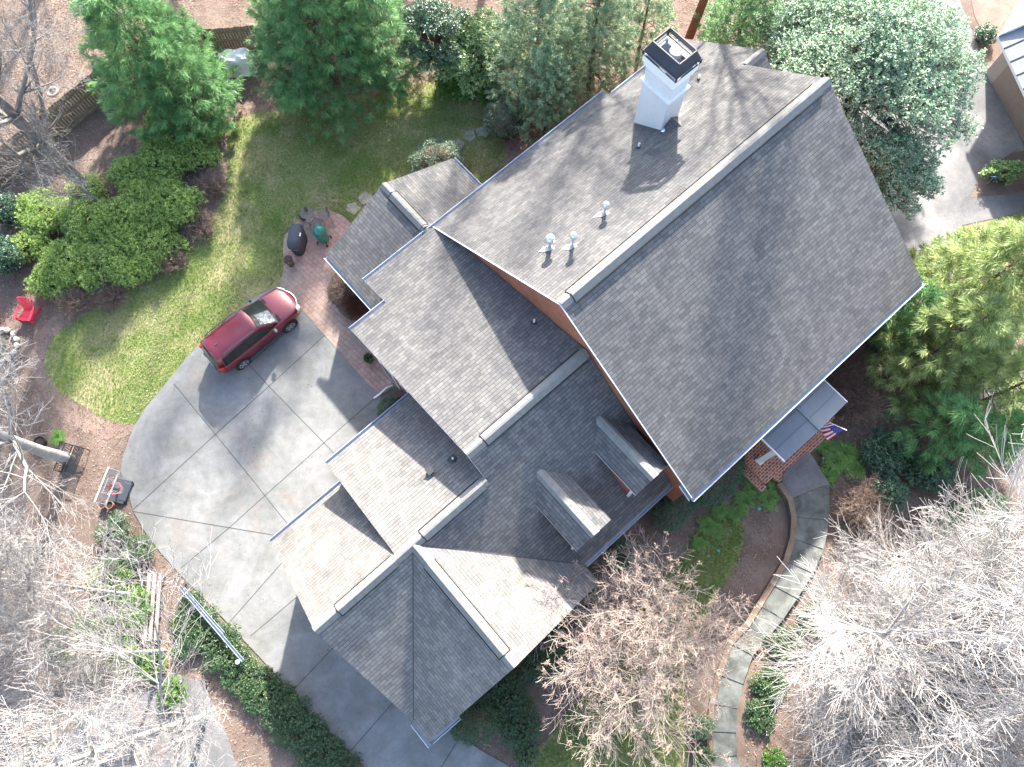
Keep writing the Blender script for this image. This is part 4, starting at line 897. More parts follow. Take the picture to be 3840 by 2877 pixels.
for i, (px, py, rx) in enumerate([(1900, 2610, 1.1), (2010, 2480, 1.0), (1950, 2720, 1.0), (2100, 2400, .9)]):
    mound(px, py, rx, .9, ['dark green low hedge beside the garage clipped shrub', 'dark low hedge along the garage front wall', 'dark low hedge nearest the driveway bend', 'dark low hedge end under the crape myrtle'][i], 70 + i, 'ivy', leaf=.055, dens=70, name='low_hedge', group='hedge along the garage front')
mound(1970, 2830, .6, .8, 'sparse dark shrub by the lower driveway edge', 75, 'ivy', leaf=.06, dens=40, name='low_hedge')
# driveway-side hedge band
for i in range(9):
    f = i / 8; px, py = 745 + (1290 - 745) * f, 2330 + (2890 - 2330) * f
    mound(px - 20 + 10 * (i % 2), py + 5, 1.25, .7, ['dark hedge clump beside the long metal gutters', 'dark hedge clump under the middle of the metal gutters', 'dark hedge clump where the metal gutters end', 'dark hedge clump with a white lamp beside it', 'dark hedge clump along the curved driveway edge', 'dark hedge clump level with the garage rake', 'dark hedge clump left of a driveway joint', 'dark hedge clump near the bottom of the driveway', 'last dark hedge clump at the bottom edge'][i], 80 + i, 'ivy', leaf=.065, dens=62, name='low_hedge', group='hedge clumps along the lower driveway', ry=.85)
mound(720, 2270, .7, .7, 'first dark hedge clump at the top of the driveway band', 90, 'ivy', leaf=.065, dens=60, name='low_hedge')
mound(430, 1990, .85, 1.0, 'grey green shrub below the terracotta pots', 91, 'boxwood', leaf=.06, dens=55, name='evergreen_bush'); mound(510, 2070, .8, 1.0, 'dark shrub between the pots and the plank fence', 92, 'ivy', leaf=.06, dens=60, name='evergreen_bush')
for i, (px, py, r) in enumerate([(420, 2170, 1.1), (500, 2290, 1.0), (360, 2350, 1.0), (450, 2450, .9)]):
    mound(px, py, r, 1.1, ['bright green bush left of the plank fence', 'bright green bush below the first one', 'bright green bush beneath the white branches', 'bright green bush near the lower road'][i], 93 + i, 'bright', leaf=.08, dens=45, name='green_bush', group='bright green bushes by the plank fence')
for i, (px, py, r) in enumerate([(560, 2490, .8), (640, 2600, .7), (330, 2520, .9), (230, 2420, .9), (700, 2420, .7)]):
    mound(px, py, r, .5, ['ivy patch below the plank fence end', 'ivy patch at the top of the lower road', 'ivy patch under the white twigs left of the lower road', 'ivy patch at the lower left under white twigs', 'ivy patch between plank fence and dark hedge'][i], 175 + i, 'bright' if i < 2 else 'ivy', leaf=.08, dens=46, name='ivy_patch', group='ivy patches below the plank fence')
# bushes on the right
mound(3770, 640, 1.0, 1.0, 'yellow green hedge by the neighbour driveway', 140, 'laurel', leaf=.12, dens=30, name='yellow_hedge', ry=.6); mound(3700, 128, .6, .8, 'small dark bush at the neighbour wall corner', 141, 'holly', leaf=.08, dens=50, name='small_bush')
for i, (px, py, r, mt, lab) in enumerate([(3330, 1690, 1.2, 'holly', 'dark holly clump right of the ferns'), (3490, 1770, 1.0, 'holly', 'dark holly clump under the green conifers'), (3340, 1850, .8, 'holly', 'small dark holly below the bigger clump'), (3700, 1960, 1.3, 'laurel', 'shiny light green laurel near the road strip'), (3810, 2060, 1.2, 'holly', 'dark laurel at the right edge above the pale tree'), (3560, 1960, .8, 'bright', 'small green laurel above the white branches')]):
    mound(px, py, r, 1.3, lab, 150 + i, mt, leaf=.10, dens=34, name='holly_bush')
for i, (px, py, r, lab) in enumerate([(2950, 2420, .9, 'ivy patch beside the upper curve of the walk'), (2890, 2570, .8, 'ivy patch beside the middle of the walk'), (2850, 2680, .7, 'ivy patch right of the lower steps'), (3060, 2330, .8, 'ivy patch beneath the pale branches'), (3250, 2800, .8, 'ivy patch under the pale tree trunks'), (2910, 2870, .6, 'bright shrub at the bottom edge right of the walk')]):
    mound(px, py, r, .45, lab, 160 + i, 'bright' if i == 5 else 'ivy', leaf=.08, dens=48, name='ivy_patch', group='ivy patches along the walk')
mound(2625, 2730, .6, .9, 'grey green shrub left of the brick edging', 170, 'boxwood', leaf=.05, dens=60, name='evergreen_bush'); mound(2640, 2840, .5, .7, 'green shrub at the bottom left of the walk', 171, 'ivy', leaf=.06, dens=60, name='evergreen_bush')

# dry twiggy shrubs
def twiggy(px, py, r, h, label, seed, mat='drytwig', n=900, name='twiggy_shrub', group=None):
    rng = np.random.default_rng(seed); b = at(px, py, h * .5); b.z = 0; t = thing(name, label, 'shrub', b, 0, group); S = []
    for i in range(n // 6):
        a = rng.uniform(0, 2 * math.pi); q = np.array([rng.normal(0, r * .15), rng.normal(0, r * .15), 0]); d = np.array([math.cos(a) * rng.uniform(.2, 1.1) * r / h, math.sin(a) * rng.uniform(.2, 1.1) * r / h, 1.]); d /= np.linalg.norm(d); L = rng.uniform(.6, 1.0) * math.hypot(r, h) * .85
        for j in range(4):
            e = q + d * L / 4; e[2] = min(max(e[2], .03), h); S.append([*q, *e, .008 - j * .0014, .007 - j * .0014, rng.random()])
            for _ in range(2):
                s = d + rng.normal(0, .55, 3); s /= np.linalg.norm(s); f = e + s * L * .24; f[2] = max(f[2], .03); S.append([*e, *f, .005, .004, rng.random()])
                g_ = f + unit(s + rng.normal(0, .5, 3)) * L * .14; g_[2] = max(g_[2], .03); S.append([*f, *g_, .004, .003, rng.random()])
            q = e; d = unit(d + rng.normal(0, .18, 3))
    segs_mesh('twigs', S, M[mat], t); return t
twiggy(1295, 1080, .85, .9, 'grey brown twiggy mound in the patio island bed', 201, n=2600); twiggy(1335, 1150, .7, .7, 'reddish twiggy shrub near the patio island edge', 202, 'redtwig', 2600); twiggy(1405, 1150, .6, .6, 'dark reddish shrub against the sunroom gutter', 203, 'redtwig', 2000)
twiggy(3130, 1380, 1.5, 1.5, 'big grey brown twiggy shrub right of the porch roof', 204, n=4200); twiggy(3200, 1500, 1.2, 1.4, 'grey brown twiggy shrub beyond the flag', 205, n=3200); twiggy(3270, 1290, 1.0, 1.2, 'twiggy shrub by the small brick pier', 206, n=2400)
twiggy(3230, 1900, 1.2, 1.1, 'dark twiggy shrub below the ferns', 207, n=3000); twiggy(3320, 2010, 1.0, 1.0, 'dark twiggy shrub above the pale branches', 208, n=2200)
for i, (px, py) in enumerate([(800, 700), (760, 850), (640, 980), (420, 1110), (280, 1130)]):
    twiggy(px, py, .85, .6, ['grey undergrowth beside the upper azaleas', 'grey undergrowth at the azalea bend', 'grey undergrowth below the middle azaleas', 'grey undergrowth by the dirt path', 'grey undergrowth nearest the red chair'][i], 210 + i, 'drytwig', 1500)

# ferns
def fern(px, py, s, label, seed, group='ferns around the porch', mat='fern'):
    rng = np.random.default_rng(seed); b = at(px, py, .15); b.z = 0; t = thing('fern', label, 'fern', b, 0, group); Vs = []; R = []
    for i in range(17):
        a = i * 2.4 + rng.uniform(-.3, .3); L = s * rng.uniform(.6, 1.1); o = np.array([math.cos(a), math.sin(a), 0]); sd_ = np.array([-o[1], o[0], 0]); k = 15
        for j in range(1, k):
            f = j / k; p = o * L * f + np.array([0, 0, s * (.85 * f - .8 * f * f) + .06]); w_ = s * .26 * math.sin(math.pi * min(1, f * .9 + .12)) + .01
            for q in (-1, 1): Vs.append(leaves(p[None], (sd_ * q + o * .35)[None], np.array([[0, 0, 1.]]), [w_], [s * .055])[0]); R.append(rng.random() * .6 + .2 * (i % 3) * .5)
    cloud('fronds', np.array(Vs), np.array(R), M[mat], t); return t
for i, (px, py, s, lab) in enumerate([(3080, 1590, .6, 'fern just below the flag'), (3050, 1655, .65, 'fern right of the brick porch step'), (3095, 1680, .6, 'fern beside the glass path lamp'), (3130, 1735, .75, 'big fern right of the top walk slab'), (3170, 1700, .75, 'big fern behind the top walk slab fern'), (3100, 1790, .6, 'fern touching the corner of the top slab'), (3200, 1760, .65, 'outermost fern beyond the top slab'), (2895, 1800, .6, 'fern left of the top walk slab'), (2880, 1870, .65, 'fern beside the white painted edging'), (2820, 1830, .55, 'fern in the shade of the rounded hedge'), (2790, 1880, .6, 'fern below the rounded hedge'), (2760, 1925, .5, 'small fern at the front lawn tip'), (2700, 1920, .5, 'fern between hedge and front lawn'), (2650, 1975, .55, 'fern near the green valve lid'), (2690, 1990, .45, 'small fern beside the lawn edge lid'), (2620, 2040, .45, 'lowest fern beside the crape myrtle twigs'), (215, 1640, .45, 'green fern behind the black bench')]):
    fern(px, py, s, lab, 300 + i, group='ferns around the porch' if i < 16 else None)

# ------------------------------------------------------------------ front walk with steps and brick edging
WJ = [((2936, 1777), (3030, 1692)), ((2932, 1809), (3045, 1707)), ((2973, 1868), (3110, 1814)), ((2989, 1940), (3112, 1951)), ((2984, 2022), (3090, 2060)), ((2958, 2109), (3050, 2150)), ((2905, 2198), (2990, 2245)), ((2858, 2275), (2938, 2322)), ((2811, 2352), (2880, 2392)), ((2748, 2418), (2824, 2459)), ((2707, 2535), (2787, 2566)), ((2683, 2641), (2767, 2656)), ((2672, 2744), (2761, 2748)), ((2676, 2842), (2765, 2833)), ((2690, 2960), (2790, 2950))]
walk = tag(bpy.data.objects.new('front_walk', None), kind='structure'); C.objects.link(walk)
edge = []
for i, (a_, b_) in enumerate(zip(WJ, WJ[1:])):
    z = .40 - .028 * i
    e0, e1, e2, e3 = at(*a_[0], z), at(*a_[1], z), at(*b_[1], z), at(*b_[0], z)
    c_ = (e0 + e1 + e2 + e3) / 4; b = MB(); b.prism([p + (c_ - p) * .008 for p in (e0, e1, e2, e3)], z - .0); b.build('walk_slab', M['slab'] if i > 1 else M['conc2'], walk, bevel=.008)
    edge.append((e0, z))
    if i == len(WJ) - 2: edge.append((e3, z))
ed = thing('brick_edging', 'curved low brick edging along the left side of the stepped front walk', 'edging')
eb = MB()
outs = []
for i, (p, z) in enumerate(edge):
    d = (edge[min(i + 1, len(edge) - 1)][0] - edge[max(i - 1, 0)][0]); d.z = 0; d.normalize(); nrm = Vector((d.y, -d.x, 0))
    if nrm.x > 0: nrm = -nrm
    outs.append((p + nrm * .02, p + nrm * .25, z + .07))
rng = random.Random(4)
for (a1_, a2_, z1), (b1_, b2_, z2) in zip(outs[1:], outs[2:]):
    L = (b1_ - a1_).length; k = int(L / .085)
    for j in range(k):
        t0, t1 = j / k + .006, (j + 1) / k - .006 * 1.6; z = z1 + (z2 - z1) * (j + .5) / k + rng.uniform(-.004, .004)
        q = [a1_.lerp(b1_, t0), a1_.lerp(b1_, t1), a2_.lerp(b2_, t1), a2_.lerp(b2_, t0)]
        eb.prism([Vector((v.x, v.y, z)) for v in q], z)
M['edgebrick'] = brick('edging_brick', (.24, .165, .115), (.16, .105, .075), (.2, .17, .14), .3, .3); eb.build('brick_course', M['edgebrick'], ed)
mb_ = MB()
for (a1_, a2_, z1), (b1_, b2_, z2) in zip(outs[1:], outs[2:]):
    mb_.prism([Vector((v.x, v.y, (z1 + z2) / 2 - .012)) for v in (a1_, b1_, b2_, a2_)], (z1 + z2) / 2 - .012)
mb_.build('mortar_bed', plain('mortar', (.24, .21, .18), .95, 0, .15, 8), ed)

# flagstones
FS = [(1714, 545, .3, 'flagstone nearest the clipped shrub behind the sunroom'), (1762, 511, .9, 'middle flagstone of the three sunlit ones'), (1810, 495, .2, 'flagstone nearest the round clipped shrub by the gutter'), (1647, 354, .5, 'small stone at the mulch edge'), (1323, 781, 1.2, 'flagstone nearest the patio by the sunroom'), (1371, 748, .4, 'flagstone beside the sunroom roof edge')]
M['stone'] = plain('flagstone', (.30, .29, .22), .9, 0, .2, 4, .3, .4); M['rock'] = plain('grey_rock', (.33, .31, .28), .95, 0, .3, 5, .3, .6)
for i, (px, py, a_, lab) in enumerate(FS):
    rng = random.Random(i); s_ = .38 if i != 3 else .2
    pts = [Vector((math.cos(a_ + k * 2 * math.pi / 5) * s_ * rng.uniform(.75, 1.1), math.sin(a_ + k * 2 * math.pi / 5) * s_ * rng.uniform(.75, 1.1), .045)) for k in range(5)]
    b = MB(); b.prism(pts, .045); o = b.build('flagstone', M['stone'], None, bevel=.01); o.location = at(px, py, 0); tag(o, lab, 'flagstone', 'flagstones across the back lawn')

# ------------------------------------------------------------------ the red wagon car
def make_car():
    cr, cf = Vector((-12.63, 10.56, 0)), Vector((-10.71, 12.31, 0)); hd = math.atan2(cf.y - cr.y, cf.x - cr.x)
    h = Vector((math.cos(hd), math.sin(hd), 0)); lf = Vector((-h.y, h.x, 0)); c0 = (cr + cf) / 2 + lf * .78
    car = thing('parked_car', 'dark red station wagon with roof rails and silver sunshade, parked on the driveway', 'car', c0 + Vector((0, 0, .035)), hd)
    paint, n, l, b = newmat('maroon_paint'); b.inputs['Base Color'].default_value = (.15, .01, .02, 1); b.inputs['Roughness'].default_value = .34; b.inputs['Metallic'].default_value = .25; b.inputs['Coat Weight'].default_value = .8; b.inputs['Coat Roughness'].default_value = .08; b.inputs['Specular IOR Level'].default_value = .6
    l.new(mix(n, l, ramp(n, l, noise(n, l, 1.7, 3, objco(n)), [(.3, 0.), (.7, 1.)]), (.14, .008, .018), (.19, .018, .032)), b.inputs['Base Color'])
    tyre = plain('tyre_rubber', (.02, .02, .02), .85); alloy = plain('alloy_wheel', (.55, .56, .58), .3, .7, .05); clad = plain('grey_cladding', (.07, .075, .085), .7); lamp = plain('headlamp', (.75, .78, .8), .12, .3, .05); red = plain('tail_lamp', (.5, .02, .02), .15); amber = plain('amber_lamp', (.7, .25, .02), .2)
    glass = plain('car_glass', (.014, .022, .022), .12, 0, .2, 3, .35)
    st = [(-2.28, .60, .74, .42), (-2.22, .74, .90, .34), (-2.05, .83, 1.0, .27), (-1.7, .865, 1.02, .22), (-1.2, .88, 1.01, .2), (-.4, .885, .99, .19), (.5, .885, .99, .19), (.95, .88, 1.01, .2), (1.3, .875, 1.0, .2), (1.65, .85, .955, .22), (1.92, .80, .89, .26), (2.12, .70, .80, .32), (2.24, .55, .68, .38), (2.29, .35, .6, .42)]
    def ring(x, w, zt, zb):
        half = [(0, zb), (w * .85, zb), (w * .97, zb + .12), (w, zb + (zt - zb) * .5), (w * .985, zt - .13), (w * .93, zt - .03), (w * .8, zt + .012), (w * .45, zt + .045), (0, zt + .055)]
        return [Vector((x, -y, z)) for y, z in half] + [Vector((x, y, z)) for y, z in half[-2:0:-1]]
    b = MB(); b.loft([ring(*q) for q in st]); body = b.build('body', paint, car, smooth=True, sub=2)
    # greenhouse
    zb_, zr = 1.0, 1.63
    belt = lambda x: .80 if -1.9 < x < .3 else (.80 - (x - .3) * .09 if x >= .3 else .80 - (-1.9 - x) * .3)
    xb0, xb1, xr0, xr1 = -2.2, 1.02, -2.02, .22
    ns = 10; rings = []
    for i in range(ns + 1):
        f = i / ns; xb = xb0 + (xb1 - xb0) * f; xr = xr0 + (xr1 - xr0) * f
        wb = belt(xb); wr = .60 if f > .1 else .57; zz = zr - .05 * (1 - f) ** 2 - .05 * f ** 3
        half = [(xb, wb, zb_ - .03), (xb + (xr - xb) * .5, wb + (wr - wb) * .42, zb_ + (zz - zb_) * .52), (xb + (xr - xb) * .92, wr + .03, zz - .035), (xr, wr - .06, zz + .0), (xr, wr * .45, zz + .035), (xr, 0, zz + .045)]
        rings.append([Vector((x, -y, z)) for x, y, z in half] + [Vector((x, y, z)) for x, y, z in half[-2::-1]])
    b = MB(); b.loft(rings); roofo = b.build('roof', paint, car, smooth=True)
    def side(xb, fz, s, off):   # point on the glasshouse side
        f = (xb - xb0) / (xb1 - xb0); xr = xr0 + (xr1 - xr0) * f; zz = zr - .05 * (1 - f) ** 2 - .05 * f ** 3; wb = belt(xb)
        wr = .63; x = xb + (xr - xb) * .92 * fz; y = wb + (wr - wb) * fz + .012 * math.sin(fz * math.pi) + off; return Vector((x, s * y, zb_ - .03 + (zz - .035 - zb_ + .03) * fz))
    for s in (-1, 1):
        for (x0, x1, f0, f1, sk) in ((-1.98, -1.50, .12, .84, .10), (-1.36, -.50, .10, .90, .0), (-.40, .50, .10, .92, -.0)):
            k = 5; b = MB(); P = []
            for i in range(k + 1):
                x = x0 + (x1 - x0) * i / k; P.append([side(x + (sk if i == 0 else 0), f0 + (f1 - f0) * j / 3 - (.0), s, .012) for j in range(4)])
            if x0 > -.5:   # front door glass tapers along the screen pillar
                P.append([side(.50 + .40 * (1 - j / 3) ** .8 + .02, f0 + (f1 - f0) * j / 3, s, .012) for j in range(4)])
            vs = [v for r_ in P for v in r_]; fs = []
            for i in range(len(P) - 1):
                for j in range(3): q = (i * 4 + j, i * 4 + j + 1, i * 4 + j + 5, i * 4 + j + 4); fs.append(q if s > 0 else q[::-1])
            b.add(vs, fs); b.build('side_window', glass, car, smooth=True)
        b = MB(); b.add([side(-1.48, .1, s, .010), side(-1.37, .1, s, .010), side(-1.37, .9, s, .010), side(-1.48, .86, s, .010)], [(0, 1, 2, 3)]); b.add([side(-.49, .1, s, .010), side(-.41, .1, s, .010), side(-.41, .9, s, .010), side(-.49, .9, s, .010)], [(0, 1, 2, 3)]); b.build('window_pillar', tyre, car)
    def front(u, f, xs0, ws0, xs1, ws1, z0, z1, off):
        w_ = ws0 + (ws1 - ws0) * f; x = xs0 + (xs1 - xs0) * f; return Vector((x + off[0] - .10 * (abs(u) ** 2) * (1 if xs0 > 0 else -1) * .8, u * w_, z0 + (z1 - z0) * f + off[1] - .0))
    for nm, a in (('windscreen', (1.09, .72, .26, .55, 1.02, 1.60, (.02, .035))), ('rear_window', (-2.26, .66, -2.08, .52, 1.03, 1.53, (-.02, .02)))):
        b = MB(); k = 8; P = [[front(-1 + 2 * i / k, j / 4, *a[:6], a[6]) for j in range(5)] for i in range(k + 1)]; vs = [v for r_ in P for v in r_]; fs = []
        for i in range(k):
            for j in range(4): q = (i * 5 + j, i * 5 + j + 1, i * 5 + j + 6, i * 5 + j + 5); fs.append(q if nm == 'rear_window' else q[::-1])
        b.add(vs, fs); wo = b.build(nm, glass, car, smooth=True)
        if nm == 'windscreen':
            silver, n2, l2, b2 = newmat('silver_foil'); b2.inputs['Metallic'].default_value = .7; b2.inputs['Roughness'].default_value = .3
            l2.new(ramp(n2, l2, noise(n2, l2, 9, 5, objco(n2), .7, 1.5), [(.40, (.05, .07, .09)), (.6, (.36, .40, .44))]), b2.inputs['Base Color']); bump(n2, l2, noise(n2, l2, 14, 4, objco(n2), .6, 2), b2, 1.0, .05)
            b = MB(); rr = random.Random(3); P = [[front(-.93 + .95 * i / 8, .1 + .72 * j / 6, *a[:6], (a[6][0] + .0, a[6][1] + .012 + rr.uniform(0, .012))) for j in range(7)] for i in range(9)]; vs = [v for r_ in P for v in r_]; fs = []
            for i in range(8):
                for j in range(6): fs.append((i * 7 + j, i * 7 + j + 7, i * 7 + j + 8, i * 7 + j + 1))
            b.add(vs, fs); b.build('sunshade', silver, wo)
    b = MB(); b.box((1.13, 0, 1.035), (.14, 1.36, .02)); b.build('cowl', tyre, car)
    for s in (-1, 1):
        b = MB(); pr = [(-1.75, .63, 1.60), (-1.55, .635, 1.685), (-.9, .64, 1.70), (-.25, .64, 1.695), (.0, .635, 1.62)]
        b.tube([(x, s * y, z) for x, y, z in pr], [.022, .03, .03, .03, .02], 8); b.build('roof_rail', clad, car, smooth=True)
        b = MB(); b.tube([(.72, s * .86, 1.03), (.70, s * 1.0, 1.06)], .03, 6); b.box((.70, s * 1.0, 1.08), (.12, .2, .15)); b.build('wing_mirror', clad, car, bevel=.03)
        b = MB(); b.box((-.2, s * .885, .25), (2.0, .05, .1)); b.build('side_sill', clad, car, bevel=.02)
        for x in (-1.31, 1.30):
            b = MB(); b.M = Matrix.Translation((x, s * .80, .33)) @ Matrix.Rotation(math.pi / 2 * -s, 4, 'X'); b.lathe([(.40, -.05), (.40, .093), (.33, .095)], n=26, cap=False); b.build('wheel_arch', tyre, car)
            b = MB(); b.M = Matrix.Translation((x, s * .80, .33)) @ Matrix.Rotation(math.pi / 2 * -s, 4, 'X'); b.lathe([(.20, .112), (.24, .12), (.31, .118), (.335, .09), (.335, -.1), (.2, -.1)], n=28); wh = b.build('wheel', tyre, car, smooth=True)
            b = MB(); b.M = Matrix.Translation((x, s * .80, .33)) @ Matrix.Rotation(math.pi / 2 * -s, 4, 'X'); b.lathe([(.245, .10), (.245, .125), (.215, .127), (.21, .10)], n=28, cap=False)
            for k in range(5):
                t = k * 2 * math.pi / 5; b.bar((.03 * math.cos(t), .03 * math.sin(t), .118), (.22 * math.cos(t), .22 * math.sin(t), .122), .075, .02)
            b.lathe([(.05, .10), (.05, .135), (.01, .137)], n=12); b.lathe([(.21, .10), (.01, .101)], n=20, cap=False, m=0); b.build('rim', alloy, wh)
        b = MB(); b.loft([[Vector((x, s * y0, z + .02)), Vector((x, s * y1, z - .05)), Vector((x + .01, s * y1, z - .16)), Vector((x + .05, s * y0, z - .12))] for x, y0, y1, z in ((2.0, .62, .80, .89), (2.12, .50, .715, .82), (2.215, .38, .60, .745))]); b.build('headlight', lamp, car, smooth=True)
        b = MB(); b.box((2.0, s * .80, .76), (.14, .05, .07), rz=-s * .35); b.build('side_marker', amber, car, bevel=.015)
        b = MB(); b.box((-2.13, s * .755, .93), (.26, .12, .22), rz=s * .35); b.build('tail_light', red, car, bevel=.03)
    b = MB(); pts = [(2.08, -.56), (2.2, -.38), (2.275, -.2), (2.30, 0), (2.275, .2), (2.2, .38), (2.08, .56)]
    b.tube([(x + .01, y, .80 - (x - 2.08) * .4) for x, y in pts], .028, 6); b.build('grille_bar', plain('chrome', (.75, .76, .78), .15, .9, .03), car, smooth=True)
    b = MB(); b.box((-2.30, 0, .55), (.12, 1.25, .12)); b.build('rear_bumper_pad', clad, car, bevel=.04)
    b = MB(); b.box((-1.6, -.02, 1.655), (.13, .045, .04)); b.build('roof_aerial', clad, car, bevel=.012)
    b = MB(); b.box((-2.33, 0, .74), (.02, .5, .13)); b.build('number_plate', M['trim'], car)
    return car
make_car()

# ------------------------------------------------------------------ patio things
M['cover'] = plain('grill_cover_fabric', (.055, .065, .08), .7, 0, .12, 3, .4, .3); M['green'] = plain('green_vinyl', (.01, .16, .12), .3, 0, .15, 8, .6); M['mesh'] = plain('weathered_iron', (.15, .14, .125), .8, 0, .3, 15)
M['terra'] = plain('terracotta', (.33, .17, .115), .85, 0, .15, 8); M['pot'] = plain('dark_planter', (.10, .085, .07), .8, 0, .2, 8); M['soil'] = plain('potting_soil', (.05, .035, .025), .95, 0, .4, 20)
g0 = thing('gas_grill', 'gas grill under a fitted black cover with white tag, on the patio edge', 'grill', at(1128, 920, .05), R_(-96))
def gr(x, w_, z, n=20, ex=3.2):
    out = []
    for k in range(n):
        t = 2 * math.pi * k / n; c_, s_ = math.cos(t), math.sin(t); out.append(Vector((x * math.copysign(abs(c_) ** (2 / ex), c_), w_ * math.copysign(abs(s_) ** (2 / ex), s_), z)))
    return out
b = MB(); rr = random.Random(8); rings = []
for x, w_, z in ((.56, .27, .0), (.60, .30, .35), (.63, .32, .75), (.66, .33, .80), (.68, .34, .86), (.60, .31, 1.02), (.48, .24, 1.16), (.40, .15, 1.2)):
    r_ = gr(x, w_, z); r_ = [p + Vector((rr.uniform(-.012, .012), rr.uniform(-.015, .015), rr.uniform(-.012, .012))) for p in r_]; rings.append(r_)
b.loft(rings); b.build('grill_cover', M['cover'], g0, smooth=True)
b = MB(); b.box((-.02, .27, 1.10), (.17, .09, .012), rx=-.75); b.build('cover_tag', M['trim'], g0)
b = MB(); b.bar((.66, -.2, .82), (.66, .2, .82), .02, .02); b.build('side_handle', M['galv'], g0)
k0 = thing('kamado_grill', 'round barrel grill under a shiny dark green cover on a wheeled stand', 'grill', at(1217, 902, .05))
b = MB(); rr = random.Random(2); rings = []
for r_, z in ((.25, .16), (.28, .3), (.295, .6), (.305, .85), (.30, .98), (.24, 1.10), (.13, 1.19), (.05, 1.22)):
    rings.append([Vector((r_ * (1 + .045 * math.sin(11 * t) * (z > .8)) * math.cos(t) + rr.uniform(-.004, .004), r_ * (1 + .045 * math.sin(11 * t) * (z > .8)) * math.sin(t), z)) for t in [2 * math.pi * k / 44 for k in range(44)]])
b.loft(rings); b.build('cover', M['green'], k0, smooth=True)
for k in range(4):
    t = k * math.pi / 2 + .5; b = MB(); b.tube([(.24 * math.cos(t), .24 * math.sin(t), .3), (.34 * math.cos(t), .34 * math.sin(t), .1)], .018, 6); b.lathe([(.045, .0), (.05, .04), (.045, .08)], (.35 * math.cos(t), .35 * math.sin(t), 0), 10); b.build('leg', M['blackm'], k0)
def mesh_disc(name, r, z, parent, mat):
    b = MB(); b.lathe([(r - .02, z - .01), (r, z), (r - .02, z + .012)], n=32, cap=False)
    k = 9
    for i in range(-k, k + 1):
        x = r * i / (k + .6); h_ = math.sqrt(max(0, r * r - x * x)); b.bar((x, -h_, z), (x, h_, z), .018, .006); b.bar((-h_, x, z + .004), (h_, x, z + .004), .018, .006)
    return b.build(name, mat, parent)
t0 = thing('bistro_table', 'round weathered mesh iron table with a plant pot on it', 'table', at(1166, 826, .05))
mesh_disc('tabletop', .33, .72, t0, M['mesh'])
for k in range(3):
    t = k * 2.094 + .4; b = MB(); b.tube([(.03 * math.cos(t), .03 * math.sin(t), .7), (.05 * math.cos(t), .05 * math.sin(t), .35), (.27 * math.cos(t), .27 * math.sin(t), 0)], .014, 6); b.build('leg', M['mesh'], t0)
def pot(name, loc, r0_, r1_, h, mat, label, cat='plant pot', plant=None, seed=1, group=None, rim=True, square=False):
    t = thing(name, label, cat, loc, .4, group); b = MB(); n = 4 if square else 22
    b.lathe([(r0_, 0), (r1_, h), (r1_ * 1.08, h), (r1_ * 1.08, h + .03), (r1_ * .92, h + .03), (r1_ * .88, h - .05)] if rim else [(r0_, 0), (r1_, h), (r1_ * .92, h), (r1_ * .88, h - .05)], n=n, cap=False); b.lathe([(r0_, .002), (.005, .003)], n=n, cap=False); b.build('pot_body', mat, t)
    b = MB(); b.lathe([(r1_ * .9, h - .05), (.004, h - .035)], n=n, cap=False); b.build('soil', M['soil'], t)
    if plant:
        rng = np.random.default_rng(seed); m = plant[1]; c_ = np.column_stack([rng.normal(0, r1_ * .35, m), rng.normal(0, r1_ * .35, m), np.full(m, h - .03) + rng.random(m) * plant[3]]); d = randdir(rng, m); d[:, 2] = np.abs(d[:, 2]) * .8
        cloud('plant', leaves(c_, d, randdir(rng, m), rng.uniform(.5, 1, m) * plant[2], np.full(m, plant[2] * plant[4])), rng.random(m), M[plant[0]], t)
    return t
pot('flower_pot', at(1165, 822, .05) + Vector((0, .06, .735)), .07, .09, .12, M['pot'], 'small pot with dry stems standing on the mesh table', plant=('drytwig', 60, .12, .05, .12))
pot('flower_pot', at(1138, 822, .05), .11, .14, .24, M['pot'], 'dark round pot with dry stems left of the mesh table', plant=('drytwig', 120, .16, .08, .12), seed=3)
pot('square_planter', at(1092, 992, .05), .15, .20, .5, M['pot'], 'square based planter with a bare trailing plant below the black grill cover', plant=('drytwig', 420, .24, .1, .07), seed=4, square=False)
pot('planter', at(1386, 1352, .05), .16, .2, .35, M['pot'], 'dark planter with green leaves by the patio house wall', plant=('ivy', 260, .16, .15, .35), seed=5)
pot('terracotta_pot', at(396, 1896, .0), .12, .16, .3, M['terra'], 'left terracotta pot below the basketball hoop base', group='terracotta pots by the basketball hoop'); pot('terracotta_pot', at(424, 1897, .0), .12, .16, .3, M['terra'], 'right terracotta pot below the basketball hoop base', group='terracotta pots by the basketball hoop')
pot('black_pot', at(163, 1662, .0), .17, .24, .32, M['blackm'], 'empty black nursery pot behind the pale tree trunk', rim=False)
pot('red_planter', at(45, 925, .0), .2, .27, .3, plain('red_glaze', (.30, .03, .03), .4), 'dark red planter between the two dark hollies', plant=('litter', 60, .1, .03, .4), seed=9)
